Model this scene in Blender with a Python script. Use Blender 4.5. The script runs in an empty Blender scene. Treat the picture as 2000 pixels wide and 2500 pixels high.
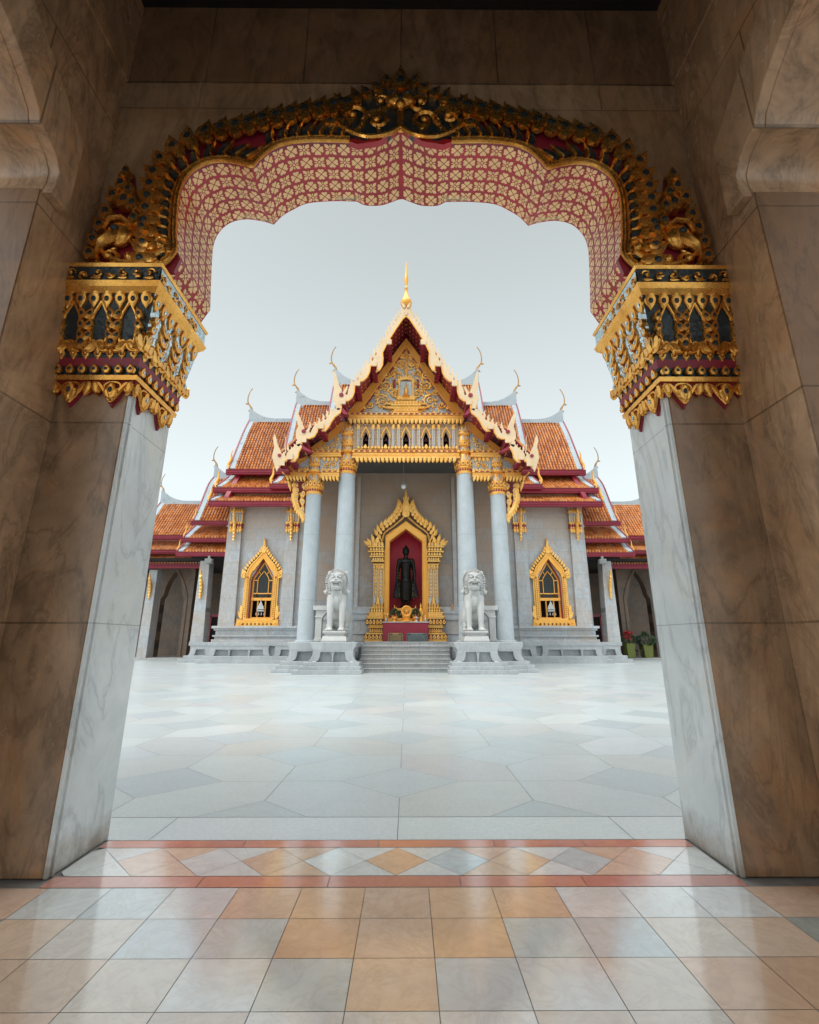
import bpy, bmesh, math, random
from mathutils import Vector, Matrix
R = math.radians; PI = math.pi
random.seed(7)
scene = bpy.context.scene
COL = scene.collection
rnd = random.random
def U(a, b): return a + (b - a) * rnd()

# ------------------------------------------------------------------ survey helper: sight line through a photo pixel (2000x2500)
FPX = 1146.; PITCH = R(15.4); YAW = .0054; CX, CZ = .06, 1.25
def ray(px, py):
    u = px - 1000; w = 1250 - py
    f = FPX * math.cos(PITCH) - w * math.sin(PITCH); z = FPX * math.sin(PITCH) + w * math.cos(PITCH)
    return u * math.cos(YAW) + f * math.sin(YAW), -u * math.sin(YAW) + f * math.cos(YAW), z
def AY(px, py, Y):
    x, y, z = ray(px, py); t = Y / y
    return (CX + x * t, CZ + z * t)
def survey(ox, oy, k, Y, pts):       # points on the plane y = Y, taken from a zoomed view of the left side; returns |x|, z
    return [(-AY(ox + a / k, oy + b / k, Y)[0], AY(ox + a / k, oy + b / k, Y)[1]) for a, b in pts]

# ------------------------------------------------------------------ mesh builder
class MB:
    def __init__(s): s.v = []; s.f = []; s.m = []
    def add(s, vs, fs, mat=0):
        o = len(s.v); s.v += [tuple(v) for v in vs]
        for f in fs: s.f.append([i + o for i in f]); s.m.append(mat)
    def box(s, x0, x1, y0, y1, z0, z1, mat=0):
        s.add([(x0,y0,z0),(x1,y0,z0),(x1,y1,z0),(x0,y1,z0),(x0,y0,z1),(x1,y0,z1),(x1,y1,z1),(x0,y1,z1)],
              [(0,3,2,1),(4,5,6,7),(0,1,5,4),(1,2,6,5),(2,3,7,6),(3,0,4,7)], mat)
    def frust(s, x0, x1, y0, y1, z0, X0, X1, Y0, Y1, z1, mat=0):
        s.add([(x0,y0,z0),(x1,y0,z0),(x1,y1,z0),(x0,y1,z0),(X0,Y0,z1),(X1,Y0,z1),(X1,Y1,z1),(X0,Y1,z1)],
              [(0,3,2,1),(4,5,6,7),(0,1,5,4),(1,2,6,5),(2,3,7,6),(3,0,4,7)], mat)
    def prism(s, poly, d0, d1, plane='XZ', mat=0, capmat=None):
        n = len(poly)
        def P(a, b, d): return (a, d, b) if plane == 'XZ' else ((d, a, b) if plane == 'YZ' else (a, b, d))
        s.add([P(a, b, d0) for a, b in poly] + [P(a, b, d1) for a, b in poly],
              [(i, (i + 1) % n, n + (i + 1) % n, n + i) for i in range(n)], mat)
        s.add([P(a, b, d0) for a, b in poly] + [P(a, b, d1) for a, b in poly],
              [list(range(n))[::-1], list(range(n, 2 * n))], mat if capmat is None else capmat)
    def lathe(s, prof, c, seg=20, mat=0, ry=1.0, a0=0, square=False):
        cx, cy, cz = c; n = len(prof); vs = []
        if square: seg = 4; a0 = PI / 4
        q = math.sqrt(2) if square else 1
        for r, z in prof:
            for k in range(seg):
                a = a0 + 2 * PI * k / seg
                vs.append((cx + q * r * math.cos(a), cy + q * r * math.sin(a) * ry, cz + z))
        fs = [(i*seg+k, i*seg+(k+1) % seg, (i+1)*seg+(k+1) % seg, (i+1)*seg+k) for i in range(n-1) for k in range(seg)]
        fs += [list(range(seg))[::-1], [(n-1)*seg+k for k in range(seg)]]
        s.add(vs, fs, mat)
    def tube(s, pts, rad, seg=6, mat=0, flat=None):
        pts = [Vector(p) for p in pts]; n = len(pts)
        if not hasattr(rad, '__len__'): rad = [rad] * n
        vs = []; up = None
        for i, p in enumerate(pts):
            t = (pts[min(i+1, n-1)] - pts[max(i-1, 0)])
            if t.length < 1e-9: t = Vector((0, 0, 1))
            t.normalize()
            if up is None: up = Vector((0, 1, 0)) if abs(t.y) < .9 else Vector((1, 0, 0))
            a = t.cross(up).normalized(); b = a.cross(t).normalized(); up = b
            for k in range(seg):
                th = 2 * PI * k / seg
                vs.append(p + rad[i] * (math.cos(th) * a + math.sin(th) * b * (flat or 1)))
        fs = [(i*seg+k, i*seg+(k+1) % seg, (i+1)*seg+(k+1) % seg, (i+1)*seg+k) for i in range(n-1) for k in range(seg)]
        fs += [list(range(seg))[::-1], [(n-1)*seg+k for k in range(seg)]]
        s.add(vs, fs, mat)
    def ell(s, c, r, seg=14, rings=9, mat=0, rot=None):
        vs = []; c = Vector(c)
        for i in range(rings + 1):
            ph = PI * i / rings
            for k in range(seg):
                th = 2 * PI * k / seg
                v = Vector((r[0]*math.sin(ph)*math.cos(th), r[1]*math.sin(ph)*math.sin(th), r[2]*math.cos(ph)))
                if rot is not None: v = rot @ v
                vs.append(c + v)
        fs = [(i*seg+k, (i+1)*seg+k, (i+1)*seg+(k+1) % seg, i*seg+(k+1) % seg) for i in range(rings) for k in range(seg)]
        s.add(vs, fs, mat)
    def leaf(s, o, d, n, L, W, T, curl=0., mat=0, eye=None, flame=True):
        o = Vector(o); d = Vector(d).normalized(); n = Vector(n).normalized(); sd = d.cross(n).normalized()
        pr = [.5, .88, 1., .9, .66, .34, .0] if flame else [.75, 1., 1., .92, .76, .5, .0]
        N = len(pr); vs = []
        for i, q in enumerate(pr):
            t = i / (N - 1); c = o + d * (L * t) + sd * (curl * W * t * t * t); hw = W * .5 * q
            th = T * (1 - .35 * t)
            vs += [c - sd*hw, c - sd*hw*.86 + n*th*.75, c + n*th*.95, c + sd*hw*.86 + n*th*.75, c + sd*hw]
        fs = [(i*5+k, i*5+k+1, (i+1)*5+k+1, (i+1)*5+k) for i in range(N-1) for k in range(4)] + [(0, 1, 2, 3, 4)]
        s.add(vs, fs, mat)
        if eye is not None:
            c = o + d * (L * .4) + n * (T * .72); rv = []
            for rr, hh in ((1., .0), (.7, .3), (.0, .42)):
                for k in range(8):
                    a = 2 * PI * k / 8
                    rv.append(c + sd * (W * .20 * rr * math.cos(a)) + d * (L * .19 * rr * math.sin(a)) + n * (T * (.06 + hh * .35)))
            s.add(rv, [(i*8+k, i*8+(k+1) % 8, (i+1)*8+(k+1) % 8, (i+1)*8+k) for i in range(2) for k in range(8)], eye)
    def spiral(s, c, u, n, r0, turns=1.6, a0=0., th=.03, hand=1, mat=0, leaves=0, lw=1.):
        c = Vector(c); u = Vector(u).normalized(); n = Vector(n).normalized(); w = n.cross(u).normalized() * hand
        pts = []; rad = []; N = int(14 * turns) + 4
        for i in range(N):
            t = i / (N - 1); a = a0 + 2 * PI * turns * t; r = r0 * (1 - t) ** .8 + th * .3
            pts.append(c + r * (math.cos(a) * u + math.sin(a) * w) + n * th * .5); rad.append(th * (1 - .45 * t))
        s.tube(pts, rad, 5, mat)
        s.ell(c + n * th * .8, (th * 1.5,) * 3, 8, 5, mat)
        for k in range(leaves):
            a = a0 + 2 * PI * k / leaves * .93; p = c + r0 * (1 - k / leaves * .3) * (math.cos(a) * u + math.sin(a) * w)
            d = (math.cos(a) * u + math.sin(a) * w) * .8 - (-math.sin(a) * u + math.cos(a) * w) * .8
            s.leaf(p, d, n, r0 * .42 * lw, r0 * .26 * lw, th * 1.2, curl=.3 * hand, mat=mat)
    def build(s, name, mats, parent=None, smooth=False, bevel=0., mx=1, recalc=True, loc=None, props=None):
        me = bpy.data.meshes.new(name)
        vs = s.v; fs = s.f
        if mx < 0:
            vs = [(-x, y, z) for x, y, z in vs]; fs = [f[::-1] for f in fs]
        if loc is not None: vs = [(x - loc[0], y - loc[1], z - loc[2]) for x, y, z in vs]
        me.from_pydata(vs, [], fs)
        if not isinstance(mats, (list, tuple)): mats = [mats]
        for m in mats: me.materials.append(m)
        me.polygons.foreach_set('material_index', [min(m, len(mats) - 1) for m in s.m])
        if recalc:
            bm = bmesh.new(); bm.from_mesh(me); bmesh.ops.remove_doubles(bm, verts=bm.verts, dist=1e-5)
            bmesh.ops.recalc_face_normals(bm, faces=bm.faces); bm.to_mesh(me); bm.free()
        me.polygons.foreach_set('use_smooth', [True] * len(me.polygons))
        if not smooth: me.set_sharp_from_angle(angle=R(40))
        o = bpy.data.objects.new(name, me); COL.objects.link(o)
        if loc is not None: o.location = loc
        if parent is not None:
            o.parent = parent
            b = parent; off = Vector((0, 0, 0))
            while b is not None: off += b.location; b = b.parent
            if loc is None: o.location = -off
            else: o.location = Vector(loc) - off
        if bevel:
            md = o.modifiers.new('edge', 'BEVEL'); md.width = bevel; md.segments = 2; md.limit_method = 'ANGLE'; md.angle_limit = R(40)
        if smooth:
            try:
                md = o.modifiers.new('wn', 'WEIGHTED_NORMAL'); md.keep_sharp = True; o.modifiers.remove(md)
            except Exception: pass
        if props:
            for k, v in props.items(): o[k] = v
        return o
def empty(name, label, cat, loc=(0, 0, 0), group=None):
    o = bpy.data.objects.new(name, None); COL.objects.link(o); o.location = loc; o.empty_display_size = .2
    o['label'] = label; o['category'] = cat
    if group: o['group'] = group
    return o
def tag(o, label, cat, group=None):
    o['label'] = label; o['category'] = cat
    if group: o['group'] = group
    return o
def struct(o): o['kind'] = 'structure'; return o

# ------------------------------------------------------------------ materials
class NT:
    def __init__(s, name):
        s.mat = bpy.data.materials.new(name); s.mat.use_nodes = True; s.t = s.mat.node_tree
        s.b = s.t.nodes['Principled BSDF']; s.g = s.t.nodes.new('ShaderNodeNewGeometry'); s.pos = s.g.outputs['Position']
    def n(s, typ, ins=None, **kw):
        nd = s.t.nodes.new('ShaderNode' + typ)
        for k, v in kw.items(): setattr(nd, k, v)
        for k, v in (ins or {}).items(): s.set(nd.inputs[k], v)
        return nd
    def set(s, inp, v):
        if isinstance(v, bpy.types.NodeSocket): s.t.links.new(v, inp)
        elif isinstance(v, bpy.types.Node): s.t.links.new(v.outputs[0], inp)
        else: inp.default_value = v
    def math(s, op, a, b=0., c=None):
        ins = {0: a, 1: b}
        if c is not None: ins[2] = c
        return s.n('Math', ins, operation=op).outputs[0]
    def noise(s, scale, detail=4, rough=.55, dist=0., vec=None):
        return s.n('TexNoise', {'Vector': vec or s.pos, 'Scale': scale, 'Detail': detail, 'Roughness': rough, 'Distortion': dist}).outputs['Fac']
    def ramp(s, fac, stops):
        r = s.n('ValToRGB', {'Fac': fac}); cr = r.color_ramp
        while len(cr.elements) < len(stops): cr.elements.new(.5)
        for e, (p, c) in zip(cr.elements, stops):
            e.position = p; e.color = (c, c, c, 1) if not hasattr(c, '__len__') else (*c, 1)
        return r.outputs['Color']
    def mix(s, f, a, b, mode='MIX'):
        m = s.n('Mix', data_type='RGBA', blend_type=mode)
        s.set(m.inputs[0], f)
        for i, v in ((6, a), (7, b)):
            s.set(m.inputs[i], (*v, 1) if isinstance(v, tuple) and len(v) == 3 else v)
        return m.outputs[2]
    def bump(s, h, strength=.3, dist=.01):
        return s.n('Bump', {'Height': h, 'Strength': strength, 'Distance': dist}).outputs[0]
    def out(s, col=None, rough=.5, metal=0., normal=None, spec=None, coat=None):
        if col is not None: s.set(s.b.inputs['Base Color'], (*col, 1) if isinstance(col, tuple) else col)
        s.set(s.b.inputs['Roughness'], rough); s.set(s.b.inputs['Metallic'], metal)
        if normal is not None: s.set(s.b.inputs['Normal'], normal)
        if spec is not None: s.set(s.b.inputs['Specular IOR Level'], spec)
        if coat is not None: s.set(s.b.inputs['Coat Weight'], coat)
        return s.mat

def marble(name, base, dark, warm=None, brick=None, plane='XZ', rough=.35, vein=1., blockvar=.5, scale=1., joint=.004, upper=None, foot=None, mottle=0.):
    t = NT(name)
    n1 = t.noise(.9 * scale, 6, .6, 1.2); n2 = t.noise(3.5 * scale, 5, .6, 2.5)
    c = t.mix(t.ramp(n1, [(.3, 0), (.72, 1)]), base, dark)
    if warm: c = t.mix(t.math('MULTIPLY', t.ramp(t.noise(1.6 * scale, 5, .6, .8), [(.5, 0), (.75, 1)]), .75), c, warm)
    sp = t.n('SeparateXYZ', {0: t.pos})
    st = t.n('Mapping', {'Vector': t.pos, 'Scale': (1.6, 1.6, .5)}); st.inputs['Rotation'].default_value = (.3, .5, .2)
    ridge = t.math('ABSOLUTE', t.math('SUBTRACT', t.noise(1.3 * scale, 6, .62, 1.8, st.outputs[0]), .5))
    v = t.ramp(ridge, [(0., 1), (.022, .35), (.06, 0)])
    c = t.mix(t.math('MULTIPLY', v, .42 * vein), c, tuple(x * .45 for x in dark))
    c = t.mix(t.math('MULTIPLY', t.ramp(n2, [(.35, 0), (.75, 1)]), .22 * vein), c, tuple(x * .7 for x in dark))
    h = None
    if brick:
        cb = t.n('CombineXYZ', {0: sp.outputs[0 if plane[0] == 'X' else 1], 1: sp.outputs[2]})
        if plane == 'XY': cb = t.n('CombineXYZ', {0: sp.outputs[0], 1: sp.outputs[1]})
        bt = t.n('TexBrick', {'Vector': cb, 'Color1': (0, 0, 0, 1), 'Color2': (1, 1, 1, 1), 'Mortar': (.5, .5, .5, 1), 'Scale': 1., 'Mortar Size': joint,
                              'Mortar Smooth': .3, 'Bias': 0., 'Brick Width': brick[0], 'Row Height': brick[1]})
        bt.offset = .5 if len(brick) < 3 else brick[2]
        c = t.mix(t.math('MULTIPLY', bt.outputs['Color'], blockvar), c, t.mix(1., c, warm or dark, 'MULTIPLY') if not warm else tuple(x * .95 for x in warm))
        if upper:      # upper courses painted browner for warm light bounced under the eaves
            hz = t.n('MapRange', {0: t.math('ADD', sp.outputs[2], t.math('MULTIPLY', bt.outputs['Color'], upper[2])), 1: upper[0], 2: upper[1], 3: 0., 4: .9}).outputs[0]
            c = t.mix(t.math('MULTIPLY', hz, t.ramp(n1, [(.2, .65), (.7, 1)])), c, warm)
        c = t.mix(t.math('MULTIPLY', bt.outputs['Fac'], .7), c, tuple(x * .35 for x in dark))
        h = t.math('MULTIPLY', bt.outputs['Fac'], -1.)
    if mottle:
        sv = t.n('Mapping', {'Vector': t.pos, 'Scale': (1.5, 1.5, .55)}).outputs[0]; mt = t.ramp(t.noise(3.2, 9, .72, 1.6, sv), [(.49, 0), (.64, 1)]); c = t.mix(t.math('MULTIPLY', mt, mottle), c, tuple(x * .5 for x in dark))
        mt = t.ramp(t.noise(1.6, 8, .65, 1.2, sv), [(.50, 0), (.68, 1)]); c = t.mix(t.math('MULTIPLY', mt, mottle), c, tuple(min(1, x * 1.35) for x in base))
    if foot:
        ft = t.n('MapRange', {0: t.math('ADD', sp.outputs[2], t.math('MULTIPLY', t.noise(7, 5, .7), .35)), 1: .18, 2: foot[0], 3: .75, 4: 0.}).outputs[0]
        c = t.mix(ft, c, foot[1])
    nb = t.noise(14, 3); hh = t.math('MULTIPLY', nb, .15)
    if h is not None: hh = t.math('ADD', hh, h)
    return t.out(c, t.math('ADD', rough - .08, t.math('MULTIPLY', n2, .18)), normal=t.bump(hh, .35, .004))

def gold(name, base, deep, rough=.36, metal=.55, grime=.5, fine=34):
    t = NT(name)
    n1 = t.noise(2.3, 5, .6); n2 = t.noise(fine, 4, .7)
    c = t.mix(t.ramp(n1, [(.35, 0), (.7, 1)]), base, deep)
    g = t.ramp(t.noise(9, 6, .75, .6), [(.52, 0), (.7, 1)])
    c = t.mix(t.math('MULTIPLY', g, grime), c, (.16, .07, .025))
    return t.out(c, t.math('ADD', rough - .08, t.math('MULTIPLY', n2, .2)), metal, t.bump(n2, .35, .004))

def plain(name, col, rough=.5, var=.25, scale=3., metal=0., bump=.1, spec=None, coat=None):
    t = NT(name); n1 = t.noise(scale, 5, .6, .4)
    c = t.mix(t.ramp(n1, [(.3, 0), (.72, 1)]), col, tuple(x * (1 - var) for x in col))
    return t.out(c, rough, metal, t.bump(t.noise(scale * 8, 3), bump, .004), spec, coat)

M = {}
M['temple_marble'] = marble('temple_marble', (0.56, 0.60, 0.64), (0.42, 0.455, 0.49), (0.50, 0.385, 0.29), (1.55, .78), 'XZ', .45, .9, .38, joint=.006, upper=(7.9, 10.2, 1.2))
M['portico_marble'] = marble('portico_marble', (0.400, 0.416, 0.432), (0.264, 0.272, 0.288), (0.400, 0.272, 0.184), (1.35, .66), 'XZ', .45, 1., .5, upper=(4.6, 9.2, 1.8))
M['column_marble'] = marble('column_marble', (0.533, 0.585, 0.619), (0.447, 0.499, 0.533), None, (30., 3.05), 'XZ', .35, .35, .0, joint=.006)
M['pale_marble'] = marble('pale_marble', (0.528, 0.552, 0.568), (0.400, 0.424, 0.440), None, (1.1, .9, .4), 'XZ', .45, .55, .2, joint=.004)
M['step_marble'] = marble('step_marble', (0.512, 0.528, 0.528), (0.368, 0.376, 0.384), (0.496, 0.440, 0.392), (1.25, 3.1, .5), 'XZ', .5, .9, .35, joint=.006)
M['carved_marble'] = marble('carved_marble', (0.619, 0.619, 0.602), (0.482, 0.482, 0.473), None, None, 'XZ', .5, .3)
M['lit_reveal_marble'] = marble('lit_reveal_marble', (.84, .88, .88), (.62, .68, .70), (.78, .72, .62), (9., 1.36, .0), 'YZ', .22, .9, .08, joint=.003, foot=(.38, (.25, .19, .13)))  # same stone as the piers, coloured pale to carry the outdoor light
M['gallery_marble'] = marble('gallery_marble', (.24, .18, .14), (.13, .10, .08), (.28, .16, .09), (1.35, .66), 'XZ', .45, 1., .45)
M['shaded_inner_marble'] = marble('shaded_inner_marble', (0.46, 0.295, 0.175), (0.17, 0.11, 0.068), (0.52, 0.235, 0.09), (9., 1.36, .0), 'XZ', .24, 1.2, .12, joint=.007, mottle=.34)  # same marble painted brown for the dim, warm light inside
M['inner_side_marble'] = marble('inner_side_marble', (0.66, 0.43, 0.265), (0.33, 0.215, 0.13), (0.68, 0.34, 0.15), (2.3, 1.36, .5), 'YZ', .24, 1.2, .25, joint=.008, mottle=.4)  # interior brown again, made paler for light from the side
M['inner_upper'] = marble('inner_upper', (0.52, 0.36, 0.23), (0.30, 0.205, 0.13), (0.50, 0.26, 0.11), (1.75, 1.9, .5), 'XZ', .3, 1.2, .35, joint=.008, mottle=.4)  # interior dimness and warmth painted in, as on the piers
M['shaded_reveal_brown'] = marble('shaded_reveal_brown', (.34, .175, .075), (.16, .085, .04), (.40, .18, .06), (9., 1.36, .0), 'XZ', .35, 1., .1, joint=.007, mottle=.3)  # darker copy: shade on the side reveals painted into the marble
M['frieze_marble'] = marble('frieze_marble', (.30, .19, .115), (.14, .095, .06), (.38, .20, .10), (.86, 1.2, .0), 'XZ', .3, 1.4, .35, joint=.008, mottle=.6)
M['gold'] = gold('gilding', (1., .60, .17), (.92, .45, .08), .36, .42, .36)
M['gold_plain'] = gold('gilding_smooth', (.98, .50, .10), (.92, .42, .07), .34, .40, .12, 12)
M['gold_gate'] = gold('gilding_gate', (.95, .52, .13), (.66, .29, .05), .25, .88, .55, 26)
M['gold_dark'] = gold('weathered_gilding', (.52, .30, .10), (.34, .19, .07), .45, .35, .6)
M['cream'] = plain('cream_gold_paint', (.86, .64, .40), .5, .16, 1.2)
M['maroon'] = plain('maroon_paint', (.33, .022, .05), .42, .3, 2.)
M['crimson'] = plain('crimson_lacquer', (.55, .02, .03), .35, .35, 2.2)
M['niche_red'] = plain('niche_red', (.60, .012, .045), .45, .25, 2.)
M['leafgold'] = plain('pale_gold_leaf', (1., .63, .30), .36, .14, 6., .15)
M['plaster'] = None
def _pl():
    t = NT('roof_plaster'); n = t.noise(1.3, 5); c = t.mix(n, (.35, .42, .47), (.48, .54, .58))
    sp = t.ramp(t.noise(3.2, 9, .78, .3), [(.57, 0), (.64, 1)])
    c = t.mix(t.math('MULTIPLY', sp, .75), c, (.07, .075, .08))
    return t.out(c, .7, normal=t.bump(t.noise(8, 4), .4, .02))
M['plaster'] = _pl()
def _tile():
    t = NT('roof_tiles'); s3 = t.n('VectorMath', {0: t.pos, 1: (.22, 2.2, .28)}, operation='DIVIDE'); s3 = t.n('VectorMath', {0: s3.outputs[0]}, operation='FLOOR')
    w = t.n('TexWhiteNoise', {'Vector': s3.outputs[0]}, noise_dimensions='3D').outputs['Value']
    c = t.ramp(w, [(0., (.50, .16, .04)), (.35, (.68, .25, .06)), (.7, (.78, .34, .10)), (1., (.66, .34, .17))])
    c = t.mix(t.math('MULTIPLY', t.ramp(t.noise(.7, 6, .7), [(.45, 0), (.75, 1)]), .5), c, (.30, .085, .04))
    return t.out(c, .42, 0., t.bump(t.noise(20, 3), .2, .006))
M['tile'] = _tile()
M['tile_dark'] = plain('tile_channel', (.13, .022, .016), .5, .3, 2.)
M['bronze'] = plain('black_bronze', (.012, .014, .013), .34, .5, 3., .4, .2)
M['glass_dark'] = plain('dark_glass', (.012, .018, .018), .12, .5, 9., 0., .15)
M['void'] = plain('unlit_interior', (.012, .008, .007), .9, .3)
def _mir(name, a, b, sc, rough=.12, metal=.85):
    t = NT(name); v = t.n('TexVoronoi', {'Vector': t.pos, 'Scale': sc}, feature='F1'); 
    e = t.n('TexVoronoi', {'Vector': t.pos, 'Scale': sc}, feature='DISTANCE_TO_EDGE')
    w = t.n('SeparateColor', {0: v.outputs['Color']}).outputs[0]
    c = t.mix(w, a, b); c = t.mix(t.ramp(e.outputs['Distance'], [(0, 1), (.05, 0)]), c, (.05, .05, .05))
    nrm = t.n('VectorMath', {0: v.outputs['Color'], 1: (.5, .5, .5)}, operation='SUBTRACT')
    nrm = t.n('VectorMath', {0: nrm.outputs[0], 'Scale': .22}, operation='SCALE')
    nn = t.n('VectorMath', {0: t.g.outputs['Normal'], 1: nrm.outputs[0]}, operation='ADD'); nn = t.n('VectorMath', {0: nn.outputs[0]}, operation='NORMALIZE')
    return t.out(c, rough, metal, nn.outputs[0])
M['mosaic'] = _mir('silver_glass_mosaic', (.56, .55, .50), (.40, .42, .42), 26, .25, .3)
M['mosaic_fine'] = plain('pearl_gilt_ground', (.66, .45, .28), .4, .45, 9., .2)
M['pearl'] = plain('pearl_inlay', (.70, .68, .66), .35, .35, 26., .1)
M['ceiling'] = plain('ceiling_boards', (.085, .08, .075), .7, .3, 2.)
M['ground'] = plain('crevice_shade_ground', (.13, .055, .02), .6, .5, 6.)  # dark ground behind the carving, painted to stand for crevice shade
M['mosaic_gate'] = _mir('mirror_glass_mosaic', (.70, .82, .84), (.38, .50, .54), 42)
M['glass_blue'] = _mir('dark_blue_glass', (.02, .045, .06), (.012, .022, .026), 60, .35, .1)
M['white_metal'] = plain('silver_metal', (.6, .6, .6), .3, .2, 5., .8)
M['lampglass'] = plain('frosted_lamp_glass', (.75, .76, .75), .25, .1)
M['grey_metal'] = plain('grey_fitting', (.35, .36, .36), .5, .2)
M['leaf'] = plain('leaves', (.05, .09, .03), .6, .5, 12.)
M['flower_red'] = plain('red_petals', (.55, .02, .03), .6, .4, 9.)
M['planter'] = plain('lime_planter', (.16, .18, .03), .5, .2)
M['plaque'] = plain('plaque_green', (.025, .07, .075), .35, .25, 5.)
M['beige'] = plain('beige_plastic', (.55, .30, .16), .5, .1)

def attr_stone(name, rough, grain, gscale, bump=.15, veins=.3, coat=0., spec=.5, spots=.22):
    t = NT(name); a = t.n('Attribute', attribute_name='tint').outputs['Color']
    n1 = t.noise(gscale, 5, .65); n2 = t.noise(2.2, 6, .6, 1.8)
    c = t.mix(t.math('MULTIPLY', t.ramp(n1, [(.35, 0), (.68, 1)]), grain), a, t.mix(1., a, (.60, .62, .66), 'MULTIPLY'))
    ridge = t.math('ABSOLUTE', t.math('SUBTRACT', t.noise(4.2, 7, .66, 1.6), .5))
    v = t.ramp(ridge, [(0, 1), (.02, .4), (.07, 0)])
    c = t.mix(t.math('MULTIPLY', v, veins), c, t.mix(1., a, (.58, .50, .46), 'MULTIPLY'))
    c = t.mix(t.math('MULTIPLY', t.ramp(n2, [(.42, 0), (.72, 1)]), .35), c, t.mix(1., a, (.78, .80, .84), 'MULTIPLY'))
    sp = t.ramp(t.noise(5.5, 8, .8, .5), [(.66, 0), (.76, 1)])
    c = t.mix(t.math('MULTIPLY', sp, spots), c, (.16, .10, .07))
    ws = t.ramp(t.noise(1.7, 9, .72, .7), [(.50, 0), (.70, 1)])
    c = t.mix(t.math('MULTIPLY', ws, spots), c, t.mix(1., a, (.72, .50, .34), 'MULTIPLY'))
    return t.out(c, t.math('ADD', rough, t.math('MULTIPLY', n2, .14)), 0., t.bump(t.math('ADD', t.noise(1.1, 3), t.math('MULTIPLY', n1, .12)), bump, .01), spec, coat)
M['court'] = attr_stone('courtyard_granite', .24, .42, 34., .08, .03, 0., .5, .05)
M['floor'] = attr_stone('polished_floor_marble', .045, .3, 11., .03, .28, .8, .9, .34)
M['floor'].node_tree.nodes['Principled BSDF'].inputs['Coat Roughness'].default_value = .12; M['floor'].node_tree.nodes['Principled BSDF'].inputs['Coat IOR'].default_value = 3.0
M['grout'] = plain('grout', (.30, .30, .29), .8, .4, 6.)
# ------------------------------------------------------------------ paving
def clip(poly, axis, lim, keep_gt=True):
    out = []
    for i in range(len(poly)):
        a, b = poly[i - 1], poly[i]; ia = (a[axis] >= lim) == keep_gt; ib = (b[axis] >= lim) == keep_gt
        if ia != ib:
            t = (lim - a[axis]) / (b[axis] - a[axis]); q = [a[0] + (b[0] - a[0]) * t, a[1] + (b[1] - a[1]) * t]; q[axis] = lim; out.append(tuple(q))
        if ib: out.append(b)
    return out
def paving(name, polys, mat, z, gap=.003, thick=None):
    me = bpy.data.meshes.new(name); vs = []; fs = []; cols = []
    for poly, col in polys:
        if len(poly) < 3: continue
        cx = sum(p[0] for p in poly) / len(poly); cy = sum(p[1] for p in poly) / len(poly); o = len(vs)
        ok = 0
        for x, y in poly:
            d = math.hypot(x - cx, y - cy) or 1; k = max(0, 1 - gap * 1.3 / d); vs.append((cx + (x - cx) * k, cy + (y - cy) * k, z))
        fs.append(list(range(o, o + len(poly)))); cols += [(*col, 1)] * len(poly)
    me.from_pydata(vs, [], fs); at = me.color_attributes.new('tint', 'FLOAT_COLOR', 'POINT')
    for i, c in enumerate(cols): at.data[i].color = c
    me.materials.append(mat); o = bpy.data.objects.new(name, me); COL.objects.link(o); me.validate()
    bm = bmesh.new(); bm.from_mesh(me)
    for f in bm.faces:
        if f.normal.z < 0: f.normal_flip()
    bm.to_mesh(me); bm.free()
    return struct(o)
def vary(c, v=.05, h=.02):
    k = 1 + U(-v, v); return tuple(max(0, x * k + U(-h, h) * .5) for x in c)

g = MB(); g.box(-90, 90, -30, 120, -.6, -.006); struct(g.build('ground', M['grout']))
A, B, Y0 = 1.094, 1.03, 4.86
polys = []
HEX = [(.62, .67, .675), (.63, .68, .685), (.61, .645, .645), (.625, .645, .635), (.65, .70, .705), (.60, .65, .66)]
DIA = [(.565, .625, .64), (.58, .64, .655), (.60, .655, .67), (.55, .61, .63)]
for i in range(-26, 26):
    for j in range(-1, 46):
        x0, y0 = i * A, Y0 + j * B; x1, y1 = x0 + A, y0 + B; dx, dy = .544, .48
        if (i + j) % 2 == 0: p = [(x0 + dx, y0), (x1, y0), (x1, y1 - dy), (x1 - dx, y1), (x0, y1), (x0, y0 + dy)]
        else: p = [(x0, y0), (x1 - dx, y0), (x1, y0 + dy), (x1, y1), (x0 + dx, y1), (x0, y1 - dy)]
        polys.append((clip(p, 1, 3.94), vary(random.choice(HEX))))
        if (i + j) % 2 == 0: polys.append((clip([(x0 - dx, y0), (x0, y0 - dy), (x0 + dx, y0), (x0, y0 + dy)], 1, 3.94), vary(random.choice(DIA))))
polys = [(p, tuple(v * .88 for v in c)) for p, c in polys]
paving('courtyard', polys, M['court'], 0.0, .002)
# threshold slabs, border bands and the chequered gate floor
polys = []; WH = (.64, .69, .69)
xs = [-9, -6.6, -4.4, -3.1, -1.62, 0, 1.55, 3.1, 4.6, 6.6, 9]
for a, b in zip(xs, xs[1:]): polys.append(([(a, 3.525), (b, 3.525), (b, 3.935), (a, 3.935)], vary(WH, .03)))
paving('threshold_slabs', polys, M['court'], 0.0, .002)
polys = []; RED = (.74, .31, .23); ORA = (.90, .66, .50); OR2 = (.92, .62, .42); BLU = (.72, .81, .84); WHT = (.93, .96, .95); CRM = (.86, .76, .66)
def strip(y0, y1, cuts):
    for a, b in zip(cuts, cuts[1:]): polys.append(([(a, y0), (b, y0), (b, y1), (a, y1)], vary(RED, .12, .02)))
strip(3.41, 3.52, [-1.88, -.98, -.12, .62, 1.2, 1.88]); strip(2.915, 3.035, [-1.88, -1.05, -.36, .35, 1.02, 1.88])
w = .366
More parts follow.
